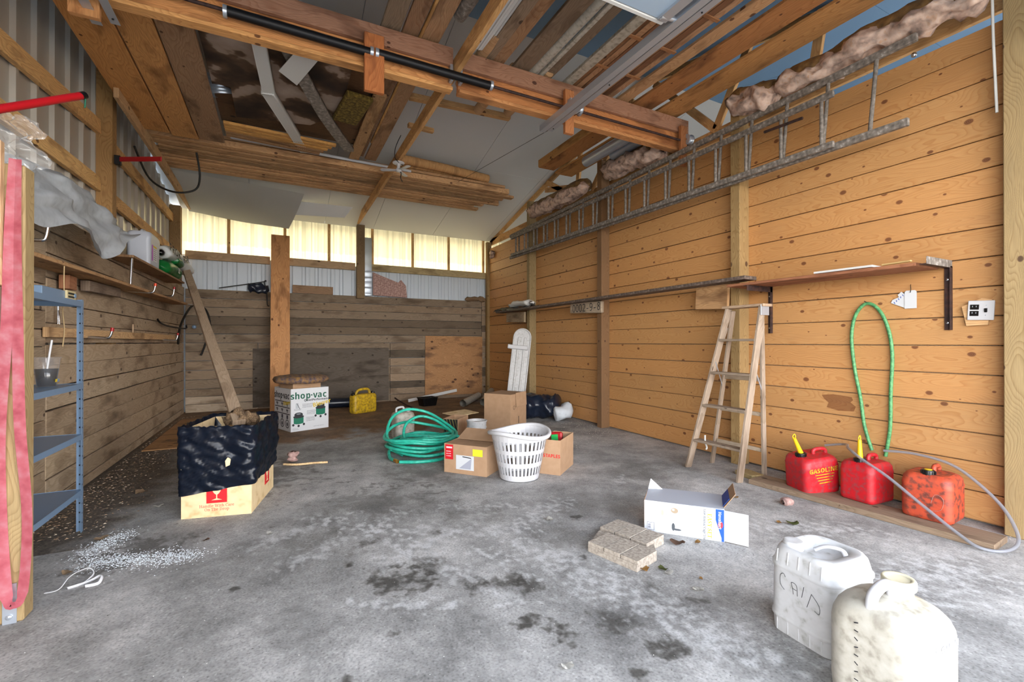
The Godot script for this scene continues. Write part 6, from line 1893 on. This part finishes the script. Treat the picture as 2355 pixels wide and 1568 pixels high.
func build_front_things() -> void:
	lone_plank("floor_plank", "weathered plank on the floor along the pine wall under the fuel cans", "plank", Vector3(3.665, 0.020, -2.56), Vector3(3.765, 0.020, -1.09), 0.04, 0.24, M.weathered, Color(0.58, 0.51, 0.46))
	lone_plank("floor_block", "short greenish wood block under the back leg of the stepladder", "block", Vector3(3.76, 0.02, -2.78), Vector3(3.72, 0.02, -2.585), 0.04, 0.13, M.treated, Color(0.80, 0.78, 0.62))
	var c1 := fuel_can("fuel_can", "leaning red plastic fuel can with a bent yellow spout, nearest the stepladder", Vector3(3.79, 0.035, -2.17), -0.35, Vector3(0.30, 0.285, 0.25), M.gas_red, 1)
	c1.rotation = Vector3(0.10, -0.35, 0.13)
	part("print", lettering("GASOLINE", 0.035, true), M.yellow_can, c1, Vector3(0.0, 0.20, 0.1265))
	for k in 4:
		part("print_line", bx(Vector3(0.16 - 0.02 * k, 0.006, 0.002), 0.0), M.yellow_can, c1, Vector3(0.01, 0.165 - 0.022 * k, 0.1255))
	fuel_can("fuel_can", "red plastic fuel can with an upright yellow spout, middle of the three", Vector3(3.885, 0.041, -1.835), -0.05, Vector3(0.29, 0.285, 0.235), M.gas_red, 2)
	var c3 := fuel_can("fuel_can", "dirty orange plastic fuel can with a black cap beside the door post", Vector3(3.885, 0.041, -1.45), 0.08, Vector3(0.27, 0.295, 0.265), M.gas_orange, 0)
	stroke([Vector3(-0.137, 0.12, 0.03), Vector3(-0.139, 0.18, 0.05), Vector3(-0.139, 0.16, 0.09), Vector3(-0.137, 0.09, 0.08), Vector3(-0.137, 0.07, 0.03)], c3, M.painted_stone)
	var hose := curve([Vector3(4.06, 0.34, -2.22), Vector3(4.03, 0.385, -2.05), Vector3(3.83, 0.40, -1.93), Vector3(3.74, 0.36, -1.80), Vector3(3.70, 0.28, -1.62), Vector3(3.66, 0.16, -1.42), Vector3(3.62, 0.06, -1.24), Vector3(3.60, 0.015, -1.13), Vector3(3.68, 0.015, -1.045), Vector3(3.84, 0.05, -1.04), Vector3(3.96, 0.17, -1.13), Vector3(4.02, 0.29, -1.27), Vector3(4.05, 0.375, -1.42), Vector3(4.06, 0.40, -1.62), Vector3(4.05, 0.385, -1.80)], 7)
	single("clear_hose", tube(hose, 0.0095, 10), M.clear_tube, "clear plastic hose looping over the fuel cans to the floor", "hose")

	# trap box
	var tb := thing("trap_box", "white printed box with a blue end band lying on its side by the paver", "box", Vector3(2.325, 0, -2.13), -0.86)
	var L := 0.465
	var H := 0.195
	var D := 0.26
	var k := 0.004
	part("floor_panel", bx(Vector3(L, k, D), 0.0), M.white_jug, tb, Vector3(0, 0.003, 0))
	part("top_panel", bx(Vector3(L, k, D), 0.001), M.grey_plastic, tb, Vector3(0, H, -0.01), Vector3(0.03, 0, 0.01))
	part("back_panel", bx(Vector3(L, H, k), 0.001), M.white_jug, tb, Vector3(0, H / 2, -D / 2))
	part("end_panel", bx(Vector3(k, H, D), 0.001), M.cardboard, tb, Vector3(-L / 2, H / 2, 0))
	var img := Image.create(640, 272, false, Image.FORMAT_RGB8)
	img.fill(Color(0.79, 0.80, 0.82))
	img.fill_rect(Rect2i(575, 0, 65, 272), Color(0.10, 0.33, 0.70))
	for y in 272:
		var e := int(575 + 45.0 * clampf((y - 90) / 150.0, 0, 1))
		img.fill_rect(Rect2i(570, y, e - 570, 1), Color(0.79, 0.80, 0.82))
	blob(img, 612, 130, 20, 30, Color(0.80, 0.20, 0.26))
	blob(img, 250, 60, 30, 24, Color(0.62, 0.55, 0.46))
	blob(img, 240, 54, 12, 10, Color(0.82, 0.78, 0.70))
	blob(img, 250, 130, 26, 18, Color(0.66, 0.66, 0.70))
	blob(img, 250, 130, 16, 11, Color(0.79, 0.80, 0.82))
	blob(img, 240, 205, 14, 34, Color(0.28, 0.30, 0.32))
	blob(img, 270, 225, 36, 9, Color(0.28, 0.30, 0.32))
	blob(img, 140, 80, 50, 52, Color(0.56, 0.58, 0.62))
	blob(img, 140, 80, 47, 49, Color(0.79, 0.80, 0.82))
	blob(img, 150, 90, 12, 26, Color(0.86, 0.74, 0.60))
	for c in 5:
		img.fill_rect(Rect2i(340 + 18 * c, 30, 3, 190 - 14 * (c % 3)), Color(0.58, 0.60, 0.64))
	img.fill_rect(Rect2i(20, 190, 62, 70), Color(0.30, 0.32, 0.38))
	img.fill_rect(Rect2i(23, 193, 56, 64), Color(0.81, 0.81, 0.83))
	for c in 7:
		img.fill_rect(Rect2i(30, 200 + 7 * c, 22, 2 + c % 3), Color(0.3, 0.3, 0.35))
	part("front_panel", bx(Vector3(L, H, k), 0.001), M.white_jug, tb, Vector3(0, H / 2, D / 2))
	part("front_print", face(L - 0.004, H - 0.004), paint("trap_print", img), tb, Vector3(0, H / 2, D / 2 + 0.0028))
	part("lettering", lettering("EASY SET", 0.022, true, "Droid Serif"), M.yellow_ink, tb, Vector3(0.150, H / 2 - 0.01, D / 2 + 0.0035), Vector3(0, 0, -PI / 2))
	part("lettering", lettering("Live Animal Cage Trap", 0.013, false, "Droid Serif"), M.ink, tb, Vector3(0.122, H / 2 - 0.01, D / 2 + 0.0035), Vector3(0, 0, -PI / 2))
	part("lettering", lettering("Havahart", 0.017, true), M.white_ink, tb, Vector3(0.207, H / 2 + 0.03, D / 2 + 0.0035), Vector3(0, 0, -PI / 2))
	part("end_flap", bx(Vector3(0.13, H - 0.01, k), 0.001), M.white_ink, tb, Vector3(L / 2 + 0.063, H / 2, D / 2 + 0.012), Vector3(0, -0.22, 0))
	part("side_flap", bx(Vector3(0.11, k, D - 0.02), 0.001), M.cardboard, tb, Vector3(L / 2 + 0.03, H + 0.045, -0.02), Vector3(0, 0, 0.95))
	part("side_flap_print", bx(Vector3(0.06, k, D - 0.06), 0.001), M.blue_ink, tb, Vector3(L / 2 + 0.012, H + 0.028, -0.02), Vector3(0, 0, 0.95))
	part("torn_corner", slab(PackedVector2Array([Vector2(0, 0), Vector2(0.10, 0), Vector2(0.02, 0.07)]), 0.003), M.white_jug, tb, Vector3(-L / 2, H, -D / 2 + 0.03), Vector3(-0.3, 0.2, 0))

	# paver of brick-pattern concrete
	var pv := thing("concrete_paver", "beige concrete paver cast as small bricks lying on the floor", "paver", Vector3(1.775, 0, -2.03), 0.0)
	var u := Vector3(0.088, 0, 0.32) / 3.0
	var v := Vector3(0.19, 0, -0.050)
	var o := Vector3(1.572 - 1.775, 0.0, -2.146 + 2.03)
	for row in 2:
		for b in 3:
			var p0 := o + v * row * 0.98 + u * b + (u * 0.42 - v * 0.04 if row == 1 else Vector3.ZERO)
			if row == 1:
				p0 += Vector3(0.0, 0, -0.135)
			var poly := PackedVector2Array()
			for e in [[0.04, 0.025], [0.96, 0.025], [0.96, 0.975], [0.04, 0.975]]:
				var q: Vector3 = p0 + u * e[0] + v * e[1]
				poly.append(Vector2(q.x, -q.z))
			part("brick", slab(poly, 0.056 + 0.003 * (b % 2)), M.paver, pv, Vector3(0, 0.029, 0), Vector3(-PI / 2, 0, 0))
	var bed := PackedVector2Array()
	for q in [o + Vector3(0.004, 0, 0.004), o + u * 3 * 0.985, o + u * 3 * 0.98 + v * 0.99, o + v * 1.98 + u * 1.6, o + v * 1.96 - u * 0.7, o + v * 1.05 - u * 0.7]:
		bed.append(Vector2(q.x, -q.z))
	part("mortar_bed", slab(bed, 0.036), M.paver, pv, Vector3(0, 0.019, 0), Vector3(-PI / 2, 0, 0))

	# white square jug with handwriting
	var ja := thing("white_jug", "white ribbed plastic jug marked with handwriting, further from the camera", "jug", Vector3(1.985, 0, -1.10), -0.06)
	var rg := []
	for r in [[0.0, 0.90, 0.04], [0.006, 0.95, 0.05], [0.06, 0.985, 0.06], [0.066, 1.015, 0.06], [0.076, 1.015, 0.06], [0.082, 0.99, 0.06], [0.268, 0.99, 0.065], [0.274, 1.02, 0.065], [0.286, 1.02, 0.065], [0.292, 0.985, 0.065], [0.338, 0.93, 0.07], [0.352, 0.87, 0.07], [0.356, 0.80, 0.07]]:
		rg.append(rrect(0.295 * r[1], 0.275 * r[1], r[2], r[0], 6))
	for r in [[0.350, 0.72, 0.07], [0.325, 0.62, 0.06], [0.322, 0.40, 0.05]]:
		rg.append(rrect(0.295 * r[1], 0.275 * r[1] * 0.8, r[2], r[0], 6))
	part("body", loft(rg), M.white_jug, ja)
	for s in 5:
		part("vertical_rib", bx(Vector3(0.004, 0.05, 0.004), 0.001), M.white_jug, ja, Vector3(-0.143, 0.317, -0.09 + 0.045 * s), Vector3(0, 0, -0.15))
		part("vertical_rib", bx(Vector3(0.004, 0.05, 0.004), 0.001), M.white_jug, ja, Vector3(-0.144, 0.035, -0.09 + 0.045 * s))
	part("cap", lathe(PackedVector2Array([Vector2(0.038, 0), Vector2(0.038, 0.03), Vector2(0.034, 0.034), Vector2(0.02, 0.032), Vector2(0, 0.032)]), 22), M.white_jug, ja, Vector3(-0.065, 0.335, -0.075))
	part("folding_handle", tube(curve([Vector3(0.0, 0.335, -0.03), Vector3(0.03, 0.355, 0.0), Vector3(0.05, 0.355, 0.05), Vector3(0.03, 0.335, 0.08)], 5), 0.012, 8, false, Color.WHITE, 0.6), M.white_plastic, ja)
	part("vent", lathe(PackedVector2Array([Vector2(0.014, 0), Vector2(0.014, 0.02), Vector2(0, 0.021)]), 12), M.white_plastic, ja, Vector3(0.045, 0.325, 0.09))
	var fx := -0.1475
	stroke([Vector3(fx, 0.241, -0.052), Vector3(fx, 0.253, -0.060), Vector3(fx, 0.241, -0.073), Vector3(fx, 0.205, -0.073), Vector3(fx, 0.188, -0.056)], ja, M.ink)
	stroke([Vector3(fx, 0.188, -0.018), Vector3(fx, 0.214, -0.022), Vector3(fx, 0.232, -0.026), Vector3(fx, 0.228, -0.005), Vector3(fx, 0.188, -0.001)], ja, M.ink)
	stroke([Vector3(fx, 0.210, -0.022), Vector3(fx, 0.208, -0.005)], ja, M.ink)
	stroke([Vector3(fx, 0.237, 0.025), Vector3(fx, 0.192, 0.016)], ja, M.ink)
	stroke([Vector3(fx, 0.224, 0.055), Vector3(fx, 0.165, 0.037)], ja, M.ink)
	stroke([Vector3(fx, 0.224, 0.055), Vector3(fx, 0.192, 0.084), Vector3(fx, 0.161, 0.084), Vector3(fx, 0.165, 0.067)], ja, M.ink)

	# translucent round-shouldered jug in front
	var jb := thing("cream_front_jug", "cream round-shouldered plastic jug with a screw cap, closest to the camera", "jug", Vector3(1.79, 0, -0.775), -0.03)
	rg = []
	for r in [[0.0, 0.86, 0.05], [0.008, 0.93, 0.06], [0.03, 0.98, 0.07], [0.08, 1.0, 0.07], [0.27, 1.0, 0.07], [0.30, 0.985, 0.075], [0.325, 0.94, 0.085], [0.342, 0.86, 0.09], [0.354, 0.74, 0.09], [0.360, 0.55, 0.07], [0.362, 0.2, 0.02]]:
		rg.append(rrect(0.285 * r[1], 0.27 * r[1], r[2], r[0], 7))
	part("body", loft(rg), M.old_jug, jb)
	part("handle", tube(curve([Vector3(-0.10, 0.34, -0.01), Vector3(-0.085, 0.385, -0.01), Vector3(-0.03, 0.405, -0.01), Vector3(0.015, 0.39, -0.01), Vector3(0.025, 0.35, -0.01)], 6), 0.017, 10), M.white_plastic, jb)
	plain("ivory_plastic", Color(0.82, 0.79, 0.68), 0.4)
	part("neck", lathe(PackedVector2Array([Vector2(0.040, 0), Vector2(0.040, 0.03)]), 24), M.ivory_plastic, jb, Vector3(0.065, 0.352, -0.01))
	part("cap", lathe(PackedVector2Array([Vector2(0.046, 0), Vector2(0.048, 0.004), Vector2(0.048, 0.026), Vector2(0.044, 0.032), Vector2(0.034, 0.030), Vector2(0.032, 0.026), Vector2(0, 0.026)]), 28), M.ivory_plastic, jb, Vector3(0.065, 0.378, -0.01))
	for s in 9:
		part("level_mark", bx(Vector3(0.0015, 0.003, 0.012), 0.0), M.ink, jb, Vector3(-0.1425, 0.30 - 0.026 * s, -0.03), Vector3(0.5 * (s % 3) - 0.4, 0, 0))
	var fz := 0.1355
	stroke([Vector3(-0.03, 0.285, fz), Vector3(-0.05, 0.29, fz), Vector3(-0.045, 0.275, fz), Vector3(-0.03, 0.265, fz), Vector3(-0.05, 0.255, fz)], jb, M.grey_ink)
	stroke([Vector3(0.0, 0.285, fz), Vector3(-0.015, 0.28, fz), Vector3(-0.01, 0.265, fz), Vector3(0.002, 0.275, fz), Vector3(0.0, 0.25, fz)], jb, M.grey_ink)
	stroke([Vector3(0.015, 0.285, fz), Vector3(0.018, 0.265, fz), Vector3(0.03, 0.265, fz), Vector3(0.032, 0.285, fz)], jb, M.grey_ink)
	stroke([Vector3(0.05, 0.285, fz), Vector3(0.048, 0.262, fz)], jb, M.grey_ink)
	stroke([Vector3(0.065, 0.262, fz), Vector3(0.068, 0.285, fz), Vector3(0.082, 0.262, fz), Vector3(0.085, 0.285, fz)], jb, M.grey_ink)


# ---------------------------------------------------------------- litter

func flake(size: float, sd: int, curl := 0.3) -> ArrayMesh:
	var rn := RandomNumberGenerator.new()
	rn.seed = sd
	var g := Geo.new()
	var rows := []
	for i in 4:
		var row := PackedVector3Array()
		for j in 5:
			var u := j / 4.0 - 0.5
			var v := i / 3.0 - 0.5
			var w := (1.0 - 1.5 * u * u) * rn.randf_range(0.75, 1.15)
			row.append(Vector3(u * size, absf(u) * size * curl + rn.randf_range(0.0, 0.15) * size + 0.002, v * size * 0.7 * w))
		rows.append(row)
	g.sheet(rows, false, Rect2(0, 0, 0.05, 0.05), Color.WHITE, true)
	g.sheet(rows, false, Rect2(0, 0, 0.05, 0.05))
	return g.done()


func build_small_things() -> void:
	plain("leaf_tan", Color(0.66, 0.50, 0.28), 0.8)
	plain("leaf_brown", Color(0.46, 0.35, 0.28), 0.8)
	plain("leaf_green", Color(0.36, 0.38, 0.20), 0.8)
	plain("chip_white", Color(0.82, 0.81, 0.78), 0.7)
	plain("chip_tan", Color(0.72, 0.62, 0.50), 0.8)
	var bits := [
		[1.71, -1.83, 0.05, "leaf_tan", "dry_leaf", "curled tan leaf lying just in front of the paver", "leaf"],
		[1.80, -1.79, 0.05, "leaf_green", "dry_leaf", "greenish dry leaf at the front corner of the paver", "leaf"],
		[1.80, -1.745, 0.05, "chip_white", "paint_chip", "white paint flake right below the greenish leaf by the paver", "chip"],
		[2.11, -1.98, 0.085, "leaf_brown", "dry_leaf", "flat brown leaf between the paver and the printed box", "leaf"],
		[2.22, -1.93, 0.05, "leaf_tan", "dry_leaf", "small tan leaf under the lower edge of the printed box", "leaf"],
		[1.80, -1.56, 0.05, "chip_white", "paint_chip", "pale curled flake on the concrete left of the handwriting jug", "chip"],
		[1.90, -1.63, 0.025, "leaf_tan", "dry_leaf", "tiny orange leaf on the concrete left of the handwriting jug", "leaf"],
		[3.01, -1.85, 0.07, "leaf_green", "dry_leaf", "dark green leaf spray on the floor in front of the red cans", "leaf"],
		[2.95, -1.90, 0.04, "leaf_tan", "dry_leaf", "yellow leaf beside the dark green leaf spray", "leaf"],
		[3.13, -2.36, 0.04, "leaf_tan", "dry_leaf", "yellow leaf between the stepladder and the wooden plank", "leaf"],
		[1.62, -2.63, 0.06, "chip_white", "paint_chip", "scatter of white flakes behind the paver", "chip"],
		[0.945, -1.41, 0.045, "chip_white", "paint_chip", "white lump on the concrete at the bottom of the photo, near the oil spots", "chip"],
		[0.64, -1.36, 0.04, "chip_tan", "paint_chip", "tan crumb at the bottom edge of the photo", "chip"],
		[1.42, -0.93, 0.04, "leaf_tan", "dry_leaf", "yellowish leaf close to the cream front jug", "leaf"],
		[-0.06, -3.23, 0.045, "chip_white", "paint_chip", "white flake on the floor in front of the fragile carton", "chip"],
		[-0.79, -4.13, 0.06, "chip_white", "paint_chip", "white flake on the floor left of the fragile carton", "chip"],
		[-0.98, -4.56, 0.10, "chip_tan", "paint_chip", "cream crumpled flake on the floor beside the litter by the plank wall", "chip"],
		[-0.97, -3.61, 0.07, "chip_tan", "wood_chip", "flat tan wood chip in front of the blue shelving leg", "chip"],
		[-0.98, -3.15, 0.06, "chip_tan", "wood_chip", "tan wood chip near the foot of the strap post", "chip"],
		[-0.40, -3.30, 0.04, "leaf_brown", "dry_leaf", "small brown leaf in front of the fragile carton", "leaf"]]
	for i in bits.size():
		var b: Array = bits[i]
		single(b[4], flake(b[2], 500 + i), M[b[3]], b[5], b[6], Vector3(b[0], 0.001, b[1]), Vector3(0, i * 1.7, 0))
	single("round_stone", lumpy(curve([Vector3(3.30, 0.022, -2.10), Vector3(3.34, 0.025, -2.09), Vector3(3.38, 0.022, -2.08)], 4), 0.035, 0.028, 0.012, 551, 10, 20.0), M.painted_stone, "small rounded stone on the floor in front of the plank", "stone")
	# broken handle with a lump
	single("broken_stick", tube(curve([Vector3(0.03, 0.014, -4.97), Vector3(0.14, 0.014, -4.90), Vector3(0.28, 0.016, -4.88), Vector3(0.42, 0.014, -4.86)], 4), 0.011, 7, false, Color(1.1, 0.95, 0.75)), M.lumber, "pale broken stick lying on the floor right of the black bag", "stick")
	single("foam_lump", lumpy(curve([Vector3(0.10, 0.03, -4.97), Vector3(0.11, 0.08, -4.98), Vector3(0.12, 0.13, -4.97)], 4), 0.045, 0.04, 0.035, 553, 10, 18.0), M.painted_stone, "pinkish foam lump standing beside the broken stick", "foam")
	# white plastic band
	var band := curve([Vector3(-1.0, 0.006, -2.95), Vector3(-0.95, 0.012, -2.95), Vector3(-0.92, 0.05, -2.99), Vector3(-0.87, 0.055, -3.04), Vector3(-0.84, 0.03, -3.02), Vector3(-0.87, 0.006, -2.98), Vector3(-0.92, 0.006, -2.955), Vector3(-0.85, 0.01, -2.98), Vector3(-0.80, 0.03, -2.98), Vector3(-0.80, 0.01, -2.94), Vector3(-0.85, 0.006, -2.94)], 6)
	single("plastic_band", tube(band, 0.009, 6, false, Color.WHITE, 0.25), M.white_plastic, "white plastic strapping band curled on the floor beside the strap post", "band")
	# uncountable crumbs
	var mm := MultiMesh.new()
	mm.transform_format = MultiMesh.TRANSFORM_3D
	mm.use_colors = true
	var cr := Geo.new()
	cr.tri(Vector3(-1, 0, -0.6), Vector3(0.2, 0, 1), Vector3(1, 0.1, -0.5))
	cr.tri(Vector3(-1, 0, -0.6), Vector3(1, 0.1, -0.5), Vector3(-0.1, 0.7, 0))
	cr.tri(Vector3(1, 0.1, -0.5), Vector3(0.2, 0, 1), Vector3(-0.1, 0.7, 0))
	cr.tri(Vector3(0.2, 0, 1), Vector3(-1, 0, -0.6), Vector3(-0.1, 0.7, 0))
	mm.mesh = cr.done()
	var rn := RandomNumberGenerator.new()
	rn.seed = 909
	var at := []
	for k in 2600:          # leaf and bark litter along the plank wall
		var z := rn.randf_range(-8.9, -3.7)
		var x := -1.42 + absf(rn.randfn(0.0, 0.22))
		at.append([x, z, rn.randf_range(0.003, 0.011), Color(0.30, 0.20, 0.12).lerp(Color(0.10, 0.07, 0.05), rn.randf()) if rn.randf() < 0.85 else Color(0.6, 0.5, 0.38)])
	for k in 2600:          # spilt white grains near the strap post
		var t := rn.randf()
		var p := Vector2(-0.93, -3.27).lerp(Vector2(-0.43, -3.10), t) if k % 3 else Vector2(-0.98, -3.36).lerp(Vector2(-0.87, -3.66), t)
		at.append([p.x + rn.randfn(0.0, 0.05), p.y + rn.randfn(0.0, 0.055), rn.randf_range(0.002, 0.005), Color(0.72, 0.77, 0.80)])
	for k in 1800:          # crumbs along the pine wall
		var z := rn.randf_range(-8.5, -1.0)
		at.append([4.10 - absf(rn.randfn(0.0, 0.20)), z, rn.randf_range(0.002, 0.006), Color(0.30, 0.25, 0.20).lerp(Color(0.5, 0.46, 0.4), rn.randf())])
	for k in 2000:          # paint and sawdust specks over the slab
		at.append([rn.randf_range(-1.2, 4.0), rn.randf_range(-6.2, -0.6), rn.randf_range(0.0012, 0.0035), Color(0.60, 0.59, 0.56) if rn.randf() < 0.75 else Color(0.10, 0.09, 0.08)])
	for k in 900:           # gravelly dirt by the rubbish bag
		at.append([rn.randf_range(2.9, 4.1), rn.randf_range(-6.8, -4.2), rn.randf_range(0.003, 0.007), Color(0.36, 0.33, 0.29).lerp(Color(0.6, 0.57, 0.52), rn.randf())])
	mm.instance_count = at.size()
	for i in at.size():
		var a: Array = at[i]
		var b := Basis(Vector3.UP, rn.randf() * TAU).scaled(Vector3(a[2], a[2] * rn.randf_range(0.3, 0.9), a[2]))
		mm.set_instance_transform(i, Transform3D(b, Vector3(a[0], 0.0005, a[1])))
		mm.set_instance_color(i, a[3])
	var mi := MultiMeshInstance3D.new()
	mi.name = "floor_litter"
	mi.multimesh = mm
	var lm := plain("litter_bits", Color.WHITE, 0.95)
	mi.material_override = lm
	add_child(mi)
	tag(mi, "fine litter, grit and white grains scattered over the concrete floor", "litter", "", "stuff")
